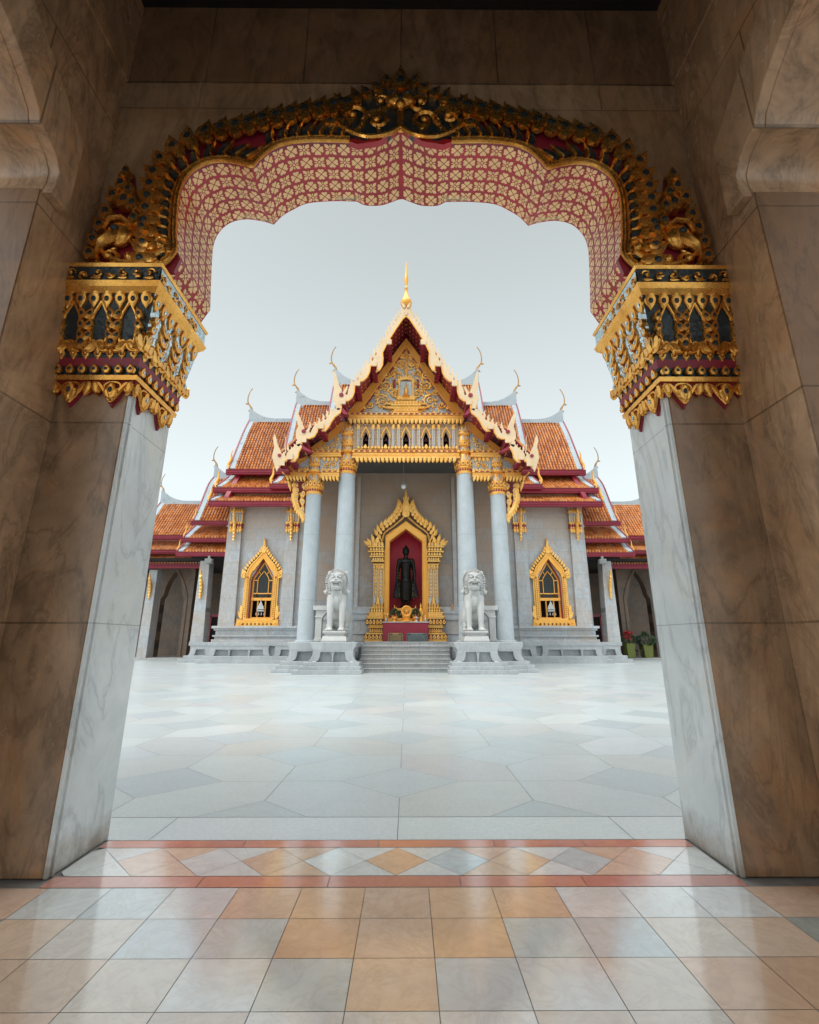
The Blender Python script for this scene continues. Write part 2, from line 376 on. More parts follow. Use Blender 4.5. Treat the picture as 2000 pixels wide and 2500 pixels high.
for k in range(-5, 6):
    xc = .0 + k * w; col = (OR2 if k == 0 else ORA) if k % 2 == 0 else random.choice([BLU, WHT])
    hw = w / 2; y0, y1 = 3.04, 3.405; ym = (y0 + y1) / 2
    polys.append((clip(clip([(xc - hw, ym), (xc, y0), (xc + hw, ym), (xc, y1)], 0, -1.88), 0, 1.88, False), vary(col, .06)))
    tc = WHT if (abs(k + .5) < 1 or 2 < abs(k + .5) < 3 or abs(k + .5) > 4) else ORA
    for yy, y2 in ((y0, ym), (y1, ym)):
        polys.append((clip(clip([(xc, yy), (xc + w, yy), (xc + hw, ym)], 0, -1.88), 0, 1.88, False), vary(tc, .05)))
T = .332; TD = .2865
def tcol(r, c):
    a = abs(c); r = r % 9
    m = {0: 'OOOWWWOOWW', 1: 'OOWWCOGOWW', 2: 'OWWCOOOOWO', 3: 'WWCCOOOWOO', 4: 'WOOOWWOOOW', 5: 'OOOWWWOOWW', 6: 'OOWWWOOOWW', 7: 'OWWWOOOOWO', 8: 'WWOOOOOWOO'}[r]
    q = m[min(a, 9)]
    return {'O': random.choice([ORA, OR2, (.91, .68, .52)]), 'W': random.choice([BLU, WHT, WHT, (.70, .77, .78)]), 'C': CRM, 'G': (.50, .58, .54)}[q]
for r in range(0, 20):
    y1 = 2.91 - r * TD; y0 = y1 - TD
    for c in range(-11, 12):
        if r < 1 and abs(c) > 11: continue
        x0 = .01 + (c - .5) * T; polys.append(([(x0, y0), (x0 + T, y0), (x0 + T, y1), (x0, y1)], vary(tcol(r, c), .07)))
paving('gate_floor', polys, M['floor'], 0.0, .0016)

# ------------------------------------------------------------------ gatehouse
gate = empty('gatehouse', 'dim marble gatehouse with a gilded cusped arch framing the courtyard', 'gatehouse', (0, 3, 0))
PX = 1.90; SX = 2.42; YF, YB = 3.0, 3.55
b_ = lambda Y, pts: survey(100, 100, 1.9167, Y, pts)
near = b_(2.97, [(645,1000),(645,900),(655,750),(680,670),(720,620),(790,580),(870,570),(960,585),(1000,600),(1040,555),(1100,510),(1180,485),(1300,475),(1480,480),(1540,470),(1600,445),(1680,410)])
near = [(x + .02, z) for x, z in near]; near[-1] = (0, near[-1][1])
far = b_(3.57, [(740,1340),(800,1240),(800,1050),(810,950),(840,890),(890,850),(960,835),(1040,845),(1090,860),(1130,820),(1180,790),(1250,760),(1370,750),(1480,752),(1520,770),(1590,770),(1640,755),(1680,740)])
def resample(pts, n, corners=()):
    L = [0]
    for a, b in zip(pts, pts[1:]): L.append(L[-1] + math.hypot(a[0]-b[0], a[1]-b[1]))
    out = []
    for i in range(n):
        s = L[-1] * i / (n - 1); k = 0
        while k < len(L) - 2 and L[k+1] < s: k += 1
        t = (s - L[k]) / max(1e-9, L[k+1] - L[k]); out.append((pts[k][0] + (pts[k+1][0]-pts[k][0])*t, pts[k][1] + (pts[k+1][1]-pts[k][1])*t))
    return out
def smooth(pts, sub=5, sharp=()):
    out = []; n = len(pts)
    for i in range(n - 1):
        p0 = pts[i-1] if i > 0 and i not in sharp else pts[i]; p1 = pts[i]; p2 = pts[i+1]; p3 = pts[i+2] if i+2 < n and (i+1) not in sharp else p2
        for k in range(sub):
            t = k / sub; t2 = t*t; t3 = t2*t
            out.append(tuple(.5*((2*p1[c]) + (-p0[c]+p2[c])*t + (2*p0[c]-5*p1[c]+4*p2[c]-p3[c])*t2 + (-p0[c]+3*p1[c]-3*p2[c]+p3[c])*t3) for c in range(len(p1))))
    out.append(pts[-1]); return out
spring = 3.90
ncurve = smooth([(1.83, spring), (1.80, 4.0)] + near, 5, sharp=(1, 10, 15, 18))
# same cusp structure for the far edge, from the spring to the apex
fcurve = smooth([(1.80, spring), (1.70, 4.10)] + far[2:], 5, sharp=(8, 1, 13, 17))
NS = 220
nc = resample(ncurve, NS); fc = resample(fcurve, NS)
# wall over the opening (front face y=YF), piers, frieze
wl = MB()
out = [(x, z) for x, z in nc]
_o = []
for i, (x, z) in enumerate(out):
    a = out[max(i-3, 0)]; b = out[min(i+3, len(out)-1)]; tx, tz = b[0]-a[0], b[1]-a[1]; l = math.hypot(tx, tz) or 1
    _o.append((max(0, x + tz/l*.06), max(z - tx/l*.06, spring)))
out = _o; out[-1] = (0, out[-1][1])
_m = [out[0]]; _la = -9
for x, z in out[1:]:
    an = math.atan2(z - 3.2, max(x, 0))
    if an > _la + .004: _m.append((x, z)); _la = an
if _m[-1][0] > 1e-6: _m.append((0, out[-1][1]))
out = _m
bdy = []
for x, z in out:
    dx, dz = max(x, 1e-4), max(z - 3.2, 1e-4); t = min((SX + .6) / dx, (6.0 - 3.2) / dz); bdy.append((min(dx * t, SX + .6), 3.2 + dz * t))
ks = [i for i, (x, z) in enumerate(bdy) if z >= 5.9999]; kc = ks[0]; bdy[kc] = (SX + .6, 6.0)
bdy[0] = (SX + .6, spring)
for s in (1, -1):
    n_ = len(out); vs = []
    for (x, z), (X_, Z_) in zip(out, bdy): vs += [(s*x, YF, z), (s*X_, YF, Z_), (s*X_, YB, Z_), (s*x, YB, z)]
    fs = []
    for i in range(n_ - 1):
        a, b = 4*i, 4*i + 4; fs += [(a, a+1, b+1, b), (a+2, a+3, b+3, b+2), (a+3, a, b, b+3)]
    wl.add(vs, fs, 0)
    wl.box(min(s*(PX + .02), s*(SX + .6)), max(s*(PX + .02), s*(SX + .6)), YF, YB, spring - .02, spring)
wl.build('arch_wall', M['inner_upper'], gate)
for s in (1, -1):
    pr = MB(); pr.box(PX + .02, SX + .6, YF, YB - .003, 0, spring - .02)
    pr.build('pier', M['shaded_inner_marble'], gate, mx=s, bevel=.008)
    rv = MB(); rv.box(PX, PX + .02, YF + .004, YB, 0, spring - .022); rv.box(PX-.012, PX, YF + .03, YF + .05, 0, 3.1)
    rv.build('door_reveal', M['lit_reveal_marble'], gate, mx=s)
fz = MB(); fz.box(-SX - .6, SX + .6, YF - .01, YB, 6.0, 6.96); fz.build('frieze', M['frieze_marble'], gate)
ce = MB(); ce.box(-3.1, 3.1, -2.2, YB, 6.96, 7.2); ce.box(-3.4, 3.4, -2.2, 4.1, 7.2, 7.5); ce.build('ceiling', M['void'], gate)
# soffit: red lacquer with inlaid gold blossoms
so = MB(); D0, D1 = YF - .03, YB + .02
full_n = [(x, z) for x, z in nc] + [(-x, z) for x, z in nc[::-1][1:]]
full_f = [(x, z) for x, z in fc] + [(-x, z) for x, z in fc[::-1][1:]]
off = .006
def sof(i, t):                       # i along (float), t across 0..1
    k = min(int(i), len(full_n) - 2); q = i - k
    a = (full_n[k][0]*(1-q)+full_n[k+1][0]*q, full_n[k][1]*(1-q)+full_n[k+1][1]*q); b = (full_f[k][0]*(1-q)+full_f[k+1][0]*q, full_f[k][1]*(1-q)+full_f[k+1][1]*q)
    return Vector((a[0]*(1-t)+b[0]*t, D0*(1-t)+D1*t, a[1]*(1-t)+b[1]*t))
vs = []; fs = []
for i in range(len(full_n)):
    for j in range(7): vs.append(sof(i, j / 6) if i < len(full_n) - 1 else sof(len(full_n) - 1.0001, j / 6))
for i in range(len(full_n) - 1):
    for j in range(6): fs.append((i*7+j, i*7+j+1, (i+1)*7+j+1, (i+1)*7+j))
so.add(vs, fs, 0)
cum = [0]
for i in range(len(full_n) - 1): cum.append(cum[-1] + (sof(i + 1 - 1e-4, .5) - sof(i, .5)).length)
def at_s(s):
    k = 0; lo, hi = 0, len(cum) - 1
    while hi - lo > 1:
        m = (lo + hi) // 2
        if cum[m] <= s: lo = m
        else: hi = m
    return lo + (s - cum[lo]) / max(1e-9, cum[hi] - cum[lo])
PIT = .112; nrow = 5; half = cum[-1] / 2; ncol = int(half / PIT); wid = D1 - D0
def blossom(s0, y0, kind):
    def P(du, dv, lift=.0035):
        s = min(max(s0 + du, .002), cum[-1] - .002); t = min(max((y0 + dv) / wid, .003), .997)
        i = at_s(s); p = sof(i, t); q = sof(min(i + .6, len(full_n) - 1.01), t) - sof(max(i - .6, 0), t)
        nn = q.cross(Vector((0, 1, 0))); nn.normalize()
        if nn.z > 0 and abs(nn.z) > .2: nn = -nn
        if abs(nn.z) <= .2 and nn.x * p.x > 0: nn = -nn
        return p + nn * lift
    def petal(cu, cv, ang, L, W, heart):
        pts = []; ca, sa = math.cos(ang), math.sin(ang)
        prof = [(0, 0), (.35, .30), (.60, .47), (.82, .50), (.98, .36), (1.0, .18), (.86, 0), (1.0, -.18), (.98, -.36), (.82, -.50), (.60, -.47), (.35, -.30)] if heart else [(0, .12), (.3, .42), (.6, .5), (.8, .3), (1.0, 0), (.8, -.3), (.6, -.5), (.3, -.42), (0, -.12)]
        for a, b in prof:
            x = a * L; y = b * W; pts.append(P(cu + x * ca - y * sa, cv + x * sa + y * ca))
        c = P(cu + .55 * L * ca, cv + .55 * L * sa); n = len(pts)
        so.add([c] + pts, [(0, 1 + k, 1 + (k + 1) % n) for k in range(n)], 1)
    h = PIT * .5
    if kind:
        for k in range(4): petal(.09*h*math.cos(k*PI/2), .09*h*math.sin(k*PI/2), k * PI / 2, h * .84, h * .98, True)
    else:
        pts = [P(h*.2*math.cos(a*PI/5), h*.2*math.sin(a*PI/5)) for a in range(10)]; so.add([P(0, 0)] + pts, [(0, 1+k, 1+(k+1) % 10) for k in range(10)], 1)
        for k in range(4):
            a = PI/4 + k*PI/2; petal(.28*h*math.cos(a), .28*h*math.sin(a), a, h*.92, h*.56, False)
            a = k*PI/2; petal(.30*h*math.cos(a), .30*h*math.sin(a), a, h*.52, h*.24, False)
for c in range(ncol):
    for r in range(nrow - 0):
        y0 = wid * (r + .5) / nrow
        for sg in (-1, 1):
            s = half + sg * (c + .62) * PIT
            if .02 < s < cum[-1] - .02: blossom(s, y0 + (.0 if c % 2 else .0), (c + r) % 2 == 0)
so.build('arch_soffit', [M['crimson'], M['leafgold']], gate, recalc=False)
# gilded archivolt
ar = MB()
def band(nc, r0, r1, y0, y1, mat):
    n = len(nc); vs = []; fs = []
    for i, (x, z) in enumerate(nc):
        a = nc[max(i-3, 0)]; b = nc[min(i+3, n-1)]; tx, tz = b[0]-a[0], b[1]-a[1]; l = math.hypot(tx, tz) or 1; nx, nz = tz/l, -tx/l
        for r in (r0, r1):
            for y in (y0, y1): vs.append((x + nx*r, y, z + nz*r))
    for i in range(n-1):
        o = i*4; q = o+4
        fs += [(o, o+2, q+2, q), (o+1, q+1, q+3, o+3), (o, q, q+1, o+1), (o+2, o+3, q+3, q+2)]
    ar.add(vs, fs, mat)
def frames(curve, step, start=0.):
    L = [0]
    for a, b in zip(curve, curve[1:]): L.append(L[-1] + math.hypot(a[0]-b[0], a[1]-b[1]))
    s = start; out = []
    while s < L[-1]:
        k = 0
        while L[k+1] < s: k += 1
        t = (s - L[k]) / (L[k+1] - L[k] or 1); a = curve[max(k-3, 0)]; b = curve[min(k+4, len(curve)-1)]
        tx, tz = b[0]-a[0], b[1]-a[1]; l = math.hypot(tx, tz) or 1
        out.append((curve[k][0]*(1-t)+curve[k+1][0]*t, curve[k][1]*(1-t)+curve[k+1][1]*t, tx/l, tz/l, s / L[-1])); s += step
    return out
def offs(curve, r):
    o = []
    for i, (x, z) in enumerate(curve):
        a = curve[max(i-3, 0)]; b = curve[min(i+3, len(curve)-1)]; tx, tz = b[0]-a[0], b[1]-a[1]; l = math.hypot(tx, tz) or 1
        o.append((x + tz/l*r, z - tx/l*r))
    return o
tr = [p for p in nc if p[1] > 3.93]
endx = .40
trim = [p for p in tr if p[0] > endx]
mid = resample(smooth([(1.84, 4.00), (1.86, 4.25), (1.87, 4.5), (1.87, 4.78), (1.83, 4.99), (1.69, 5.15), (1.5, 5.235), (1.3, 5.29), (1.1, 5.36), (.84, 5.44), (.60, 5.50), (.42, 5.53)], 5), 160)
# outward normal of the climbing right-hand curve is (tz,-tx)
_om = offs(mid, .10)
ar.prism(trim[::3] + _om[::-1][::3], YF - .03, YF + .0, 'XZ', 2)
ar.tube([(x + .0, YF - .055, z) for x, z in trim[::2]], .020, 8, 0); 
ar.tube([(x, YF - .05, z) for x, z in offs(trim, .042)[::2]], .013, 6, 0)
for x, z, tx, tz, f in frames(trim, .090, .03):
    nx, nz = tz, -tx; d = (nx*.86 + tx*.5, 0, nz*.86 + tz*.5)
    if abs(x - 1.19) < .09: continue
    ar.leaf((x + nx*.055, YF - .05, z + nz*.055), d, (0, -1, 0), .155, .062, .022, .12, 1, flame=False)
    ar.leaf((x + nx*.05 + tx*.041, YF - .045, z + nz*.05 + tz*.041), d, (0, -1, 0), .175, .034, .045, .2, 0)
for k, (x, z, tx, tz, f) in enumerate(frames(mid, .118, .0)):
    nx, nz = tz, -tx
    ar.leaf((x, YF - .07, z), (nx*.75 + tx*.72, 0, nz*.75 + tz*.72), (0, -1, 0), .17, .115, .05, .3, 0)
    ar.leaf((x + nx*.06 - tx*.02, YF - .055, z + nz*.06 - tz*.02), (nx*.62 + tx*.8, 0, nz*.62 + tz*.8), (0, -1, 0), .19 + .05*f, .15, .06, .3, 0, eye=1)
ar2 = MB(); ar2.v = ar.v + [(-x, y, z) for x, y, z in ar.v]; n0 = len(ar.v); ar2.f = ar.f + [[i + n0 for i in f[::-1]] for f in ar.f]; ar2.m = ar.m * 2
ar2.build('gilded_arch_border', [M['gold_gate'], M['glass_blue'], M['maroon']], gate)
# crest at the crown
cr = MB(); zc = 5.42; yy = YF - .06; N = (0, -1, 0)
cr.prism([(-.62, 5.52), (-.50, 5.35), (-.3, 5.27), (-.1, 5.33), (0, 5.45), (.1, 5.33), (.3, 5.27), (.5, 5.35), (.62, 5.52), (.5, 5.72), (.2, 5.86), (0, 6.02), (-.2, 5.86), (-.5, 5.72)], yy, YF, mat=1)
cr.prism([(-.46, 5.285), (-.36, 5.235), (-.18, 5.27), (0, 5.42), (.18, 5.27), (.36, 5.235), (.46, 5.285), (.3, 5.31), (0, 5.47), (-.3, 5.31)], yy + .012, YF, mat=2)
for s in (1, -1):
    cr.spiral((s*.20, yy, 5.47), (s, 0, 0), N, .10, 1.3, PI*.1, .022, s, 0, 4)
    cr.spiral((s*.40, yy, 5.52), (-s, 0, 0), N, .12, 1.2, -PI*.3, .022, -s, 0, 5)
    cr.spiral((s*.17, yy, 5.68), (-s, 0, 0), N, .09, 1.0, -PI*.5, .022, -s, 0, 3)
    cr.tube([(s*x, yy - .01, z) for x, z in smooth([(.0, 5.40), (.08, 5.335), (.2, 5.295), (.32, 5.30), (.45, 5.37), (.55, 5.47)], 4)], .02, 6, 0)
    for x, z, dx, dz, L in ((.55, 5.50, .7, .8, .2), (.47, 5.60, .45, .9, .2), (.36, 5.66, .25, 1, .2), (.27, 5.72, .35, 1, .16), (.1, 5.86, .25, 1, .17), (.17, 5.80, .5, .9, .13), (.53, 5.43, 1, .35, .14)):
        cr.leaf((s*x, yy, z), (s*dx, 0, dz), N, L, .10, .045, .2*s, 0, eye=1)
cr.ell((0, yy - .03, 5.66), (.13, .06, .07), mat=0); cr.ell((0, yy - .04, 5.60), (.05, .05, .05), 8, 6, 0)
cr.ell((0, yy - .075, 5.645), (.028, .02, .036), 8, 6, 1)
for x in (-.06, .06): cr.ell((x, yy - .075, 5.69), (.025, .02, .018), 8, 6, 1)
cr.leaf((0, yy - .02, 5.74), (0, 0, 1), N, .27, .16, .07, 0, 0, eye=1); cr.leaf((0, yy, 5.86), (0, 0, 1), N, .24, .12, .05, 0, 0, eye=1)
cr.tube([(0, yy, 5.38), (0, yy - .02, 5.58)], .03, 6, 0)
cr.build('arch_crest', [M['gold_gate'], M['glass_blue'], M['crimson']], gate)

# flame finials standing on the capitals
nf = MB(); yy = YF - .05
pol = survey(100, 100, 1.9167, 2.93, [(225,1062),(230,1000),(240,940),(270,860),(300,750),(335,670),(370,650),(385,590),(420,600),(425,650),(440,760),(450,850),(455,930),(440,980),(470,1000),(490,960),(480,880),(560,890),(620,940),(640,1000),(610,1062)])
nf.prism(pol[::-1], yy + .02, YF, mat=1)
bx = lambda a, b: survey(100, 100, 1.9167, 2.93, [(a, b)])[0]
for a, b, da, db, L, W in ((398,655,4,-60,.15,.085),(385,720,-8,-60,.20,.11),(412,745,4,-60,.17,.09),(352,775,-14,-55,.20,.12),(395,800,-2,-60,.22,.13),(430,815,2,-60,.20,.10),(322,850,-16,-55,.19,.12),
                           (436,880,4,-55,.18,.10),(298,910,-20,-50,.18,.12),(272,975,-24,-45,.17,.11),(250,1040,-20,-50,.17,.11),(500,915,-35,-55,.17,.11),(520,975,-50,-30,.16,.1)):
    x, z = bx(a, b); nf.leaf((x, yy - .01, z), (-da, 0, -db), N, L, W, .075, .2, 0, eye=2)
x, z = bx(372, 905); nf.ell((x, yy - .02, z), (.105, .06, .12), 14, 8, 0); nf.tube([(x - .1, yy - .05, z + .05), (x - .03, yy - .08, z + .1), (x + .06, yy - .08, z + .09), (x + .12, yy - .06, z + .02)], .02, 6, 0)
x2, z2 = bx(340, 940); nf.tube([(x, yy - .03, z - .02), (x2, yy - .06, z2), (x2 + .06, yy - .06, z2 - .05), (x2 + .1, yy - .03, z2 - .11)], [.05, .05, .04, .02], 8, 0)
nf.ell((x + .01, yy - .085, z), (.03, .02, .025), 8, 6, 2)
x, z = bx(415, 1010); nf.ell((x, yy - .02, z), (.04, .03, .04), 10, 6, 0)
for sx_, a in ((1, 0), (-1, PI)):
    nf.spiral((x + sx_*.16, yy, z + .005), (sx_, 0, 0), N, .085, 1.1, PI*.2, .024, -sx_, 0, 3)
nf.tube([(x + t, yy - .02, z - .055 + 2.2*t*t) for t in [i*.03 - .24 for i in range(17)]], .022, 6, 0)
x, z = bx(560, 960); nf.spiral((x, yy, z), (1, 0, 0), N, .09, 1.2, 0, .026, 1, 0, 3)
for s in (1, -1): nf.build('flame_finial', [M['gold_gate'], M['maroon'], M['glass_blue']], gate, mx=s)

# capitals
cp = MB(); G, Gl, Mr, Mo = 0, 1, 2, 3
def ring(z0, z1, e0, e1, mat):          # collar round the pier: front, inner and back faces
    cp.frust(PX - e0, SX + .03, YF - e0*.95, YB + e0 - .05, z0, PX - e1, SX + .03, YF - e1*.95, YB + e1 - .05, z1, mat)
ring(3.03, 3.065, .045, .05, G); ring(3.065, 3.14, .035, .045, Gl); ring(3.14, 3.20, .045, .055, Mr); ring(3.20, 3.25, .05, .06, Gl)
ring(3.25, 3.70, .055, .115, Gl); ring(3.70, 3.735, .12, .15, G); ring(3.735, 3.775, .15, .165, G); ring(3.775, 3.90, .135, .15, Gl); ring(3.90, 3.925, .155, .165, G)
def face_rows(face):
    # returns function P(u,z,e) -> point, u direction, normal ; u in metres from inner corner
    if face == 'front': return lambda u, z, e: Vector((PX + u, YF - e*.95, z)), Vector((1, 0, 0)), Vector((0, -1, 0)), SX - PX + .03
    return lambda u, z, e: Vector((PX - e, YF + u, z)), Vector((0, 1, 0)), Vector((-1, 0, 0)), YB - YF - .05
def e_at(z): return .05 + max(0, (z - 3.25) / .45) * .062
for face in ('front', 'inner'):
    if face == 'inner': cp.add([(PX - .058, YF - .05, 3.252), (PX - .058, YB + .0, 3.252), (PX - .118, YB + .065, 3.70), (PX - .118, YF - .11, 3.70)], [(0, 1, 2, 3)], Mo); cp.add([(PX - .153, YF - .13, 3.78), (PX - .153, YB + .09, 3.78), (PX - .153, YB + .09, 3.895), (PX - .153, YF - .13, 3.895)], [(0, 1, 2, 3)], Mo)
    P, ud, nn, Lf = face_rows(face); nn2 = (nn + Vector((0, 0, -.14))).normalized(); gl = Gl if face == 'front' else Mo
    def row(z, n, L, W, T, down=False, eye=gl, flame=True, ext=.0, u0=None, mat=G, tilt=0):
        e = e_at(z) + ext; a = -e if u0 is None else u0; span = Lf + e + (e if face == 'inner' else 0)
        for k in range(n):
            u = a + span * (k + .5) / n
            cp.leaf(P(u, z, e), Vector((0, 0, -1 if down else 1)) + ud * tilt - nn * (.14 if down else -.14), nn2, L, W, T, 0, mat, eye=eye, flame=flame)
    row(3.70, 7, .125, .088, .03, True, ext=.0); row(3.705, 7, .06, .07, .028, True, None, False)
    n = 3; span = Lf + .06
    for k in range(n):
        u = -.05 + span * (k + .5) / n; zz = 3.33
        cp.leaf(P(u, zz, e_at(zz) + .002), (0, 0, 1), nn2, .275, .125, .012, 0, gl, flame=True)
        for sg in (-1, 1):
            cp.tube([P(u + sg*q, zz + h, e_at(zz + h) + .012) for q, h in ((.050, -.01), (.066, .06), (.066, .13), (.05, .20), (.022, .255), (0, .30))], .010, 6, G)
            for q in range(3):
                h = .0 + q*.082; uu = u + sg*(span/n*.5 - .004)
                cp.leaf(P(uu, zz + h, e_at(zz + h) + .008), Vector((0, 0, 1)) - ud*sg*.62, nn2, .115, .064, .034, .25*sg, G, eye=gl)
    for k in range(n + 1):
        u = -.06 + (Lf + .09) * k / n
        cp.leaf(P(u, 3.25, e_at(3.25)), (0, 0, 1), nn2, .16, .10, .06, 0, G, eye=gl)
        for sg in (-1, 1):
            if (k == 0 and sg < 0 and face == 'front') : continue
            cp.tube([P(u + sg*a, z, e_at(3.28) + .02) for a, z in smooth([(.01, 3.25), (.05, 3.242), (.085, 3.26), (.10, 3.295), (.085, 3.325), (.06, 3.315), (.062, 3.295)], 3)], .014, 6, G)
            cp.leaf(P(u + sg*.045, 3.255, e_at(3.25) + .01), Vector((0, 0, 1)) + ud*sg*.8, nn2, .12, .06, .04, .3*sg, G)
    row(3.258, 7, .07, .06, .026, True); row(3.075, 7, .075, .062, .026, False); row(3.258, 7, .04, .03, .03, True, None, False, .01)
    # scroll band on the abacus
    for k in range(7):
        u = -.13 + (Lf + .12) * (k + .5) / 7; e = .15
        cp.spiral(P(u, 3.838 + .01*(-1)**k, e), ud * (1 if k % 2 else -1), nn, .035, .9, k, .009, 1 if k % 2 else -1, G, 0)
        cp.leaf(P(u - .03, 3.80 + .01*(k % 2), e), ud + Vector((0, 0, .6 if k % 2 else .1)), nn, .075, .03, .016, .3, G)
    # pendant fringe
    nf_ = 2
    for k in range(nf_):
        span = Lf + .03; u = -.03 + span * (k + .5) / nf_; W2 = span / nf_
        prof_ = ((-.5, 3.03), (-.5, 2.95), (-.36, 2.925), (-.27, 2.96), (-.17, 2.90), (0, 2.83), (.17, 2.90), (.27, 2.96), (.36, 2.925), (.5, 2.95), (.5, 3.03)); m_ = len(prof_)
        cp.add([P(u + a*W2, z, .02) for a, z in prof_] + [P(u + a*W2, z, 0.001) for a, z in prof_],
               [list(range(m_)), list(range(m_, 2*m_))[::-1]] + [(i, m_+i, m_+(i+1) % m_, (i+1) % m_) for i in range(m_)], Mr)
        for sg in (-1, 1):
            cp.tube([P(u + sg*a*W2*2, z, .034) for a, z in smooth([(.0, 2.86), (.045, 2.90), (.10, 2.955), (.165, 3.0), (.205, 2.985), (.20, 2.95), (.165, 2.945), (.155, 2.968)], 3)], [.010 + .008*math.sin(PI*i/21) for i in range(22)], 6, G)
            cp.tube([P(u + sg*a*W2*2, z, .032) for a, z in smooth([(.0, 3.015), (.06, 3.01), (.10, 2.985), (.085, 2.955), (.055, 2.965)], 3)], .011, 6, G)
            cp.leaf(P(u + sg*W2*.43, 3.01, .024), Vector((0, 0, -1)) - ud*sg*.12, nn, .10, .06, .035, .2*sg, G)
            cp.leaf(P(u + sg*W2*.12, 2.955, .028), Vector((0, 0, -1)) - ud*sg*.35, nn, .10, .055, .035, .2*sg, G)
        cp.leaf(P(u, 3.0, .03), (0, 0, -1), nn, .13, .07, .04, 0, G, eye=gl)
for s in (1, -1): cp.build('gilded_capital', [M['gold_gate'], M['glass_blue'], M['maroon'], M['mosaic_gate']], gate, mx=s)

# side walls with cusped openings, the ledges and the wall behind the viewer
for s in (1, -1):
    sw = MB(); WT = .62
    c1_ = [(2.5, 0), (2.5, 4.22), (2.53, 4.36), (2.44, 4.47), (2.31, 4.52)]
    arch = [(2.50, 0), (2.50, 4.2), (2.52, 4.28), (2.52, 4.38), (2.46, 4.46), (2.36, 4.51), (2.30, 4.52), (2.27, 4.60), (2.15, 4.72), (1.95, 4.86), (1.6, 5.0), (1.2, 5.12), (.95, 5.2), (.7, 5.12), (.3, 5.0), (-.1, 4.86), (-.25, 4.6), (-.35, 4.5), (-.5, 4.4), (-.5, 0)]
    body = [(YF, 0), (YF, 6.96), (-2.2, 6.96), (-2.2, 0)] + [(-.5, 0)] + arch[::-1][1:]
    sw.prism(body, SX, SX + WT, 'YZ')
    # corbelled surround above the spring line, a hand proud of the pier
    sur = [(2.66, 4.18), (2.66, 4.80), (1.9, 5.35), (1.0, 5.62), (0, 5.35), (-.6, 4.9), (-.6, 4.18)] + [(-.5, 4.2)] + arch[::-1][2:-2] + [(2.50, 4.18)]
    sw.prism(sur, SX - .075, SX - .001, 'YZ')
    sw.box(SX - .02, SX, -2.2, YF, 6.0, 6.96)
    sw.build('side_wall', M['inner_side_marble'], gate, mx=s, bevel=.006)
    rj = MB(); rj.box(SX + .003, SX + WT, 2.488, 2.4985, 0, 4.2); rj.build('side_reveal', M['shaded_reveal_brown'], gate, mx=s)
    mo = None; pts = [(y - (.04 if y < 2.5 else .03), z) for y, z in arch[1:-1]]
    # unseen passage beside the gate, added and cut low to shape the side light
    sg_ = MB(); sg_.box(5.4, 5.9, .6, 3.55, 0, 3.4); sg_.box(3.6, 5.4, 2.7, 3.55, 0, 7.2); sg_.box(3.04, 5.4, -6, 3.55, 6.9, 7.2); sg_.build('added_passage_wall', M['inner_side_marble'], gate, mx=s)
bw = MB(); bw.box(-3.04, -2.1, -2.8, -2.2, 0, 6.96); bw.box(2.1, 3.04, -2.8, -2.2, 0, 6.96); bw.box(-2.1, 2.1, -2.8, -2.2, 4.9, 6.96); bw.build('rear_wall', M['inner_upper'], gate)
# outer mass of the gatehouse either side so no daylight leaks round it
for s in (1, -1):
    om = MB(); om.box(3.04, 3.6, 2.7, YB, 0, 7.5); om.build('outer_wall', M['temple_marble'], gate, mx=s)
# ------------------------------------------------------------------ ordination hall
hall = empty('ordination_hall', 'white marble temple hall with tiered orange roofs and a golden gabled portico', 'temple', (0, 25, 0))
NY = Vector((0, -1, 0))
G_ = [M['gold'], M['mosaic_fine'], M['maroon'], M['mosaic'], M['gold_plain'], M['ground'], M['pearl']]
# body: nave front wall behind the columns, nave sides, wing walls
def rbox(name, mat, x0, x1, y0, y1, z0, z1, both=True, bevel=0.):
    for s in ((1, -1) if both else (1,)):
        m = MB(); m.box(x0, x1, y0, y1, z0, z1); m.build(name, mat, hall, mx=s, bevel=bevel)
m = MB()
for s in (1, -1):
    a, b = (1.22, 5.3) if s > 0 else (-5.3, -1.22)
    m.box(a, b, 25.0, 25.5, 2.2, 10.4)
m.box(-1.22, 1.22, 25.0, 25.5, 7.2, 10.4); m.box(-5.3, 5.3, 25.0, 25.5, 1.1, 2.2)
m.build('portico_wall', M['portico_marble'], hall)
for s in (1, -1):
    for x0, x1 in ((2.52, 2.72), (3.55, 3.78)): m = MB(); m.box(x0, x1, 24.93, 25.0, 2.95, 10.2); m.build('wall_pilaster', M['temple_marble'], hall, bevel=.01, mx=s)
nsteps = [(1.25, 1.6, .30), (1.6, 1.72, .36), (1.72, 2.3, .24), (2.3, 2.42, .32), (2.42, 2.62, .22), (2.62, 2.7, .28), (2.7, 2.98, .20)]
for s in (1, -1):
    m = MB()
    for z0, z1, e in nsteps: m.box(1.3, 5.2, 25 - e, 25, z0, z1)
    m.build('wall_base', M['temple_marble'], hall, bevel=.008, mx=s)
m = MB(); m.box(-5.3, 5.3, 22.12, 25.5, 10.4, 10.6); m.build('portico_ceiling', M['ceiling'], hall)
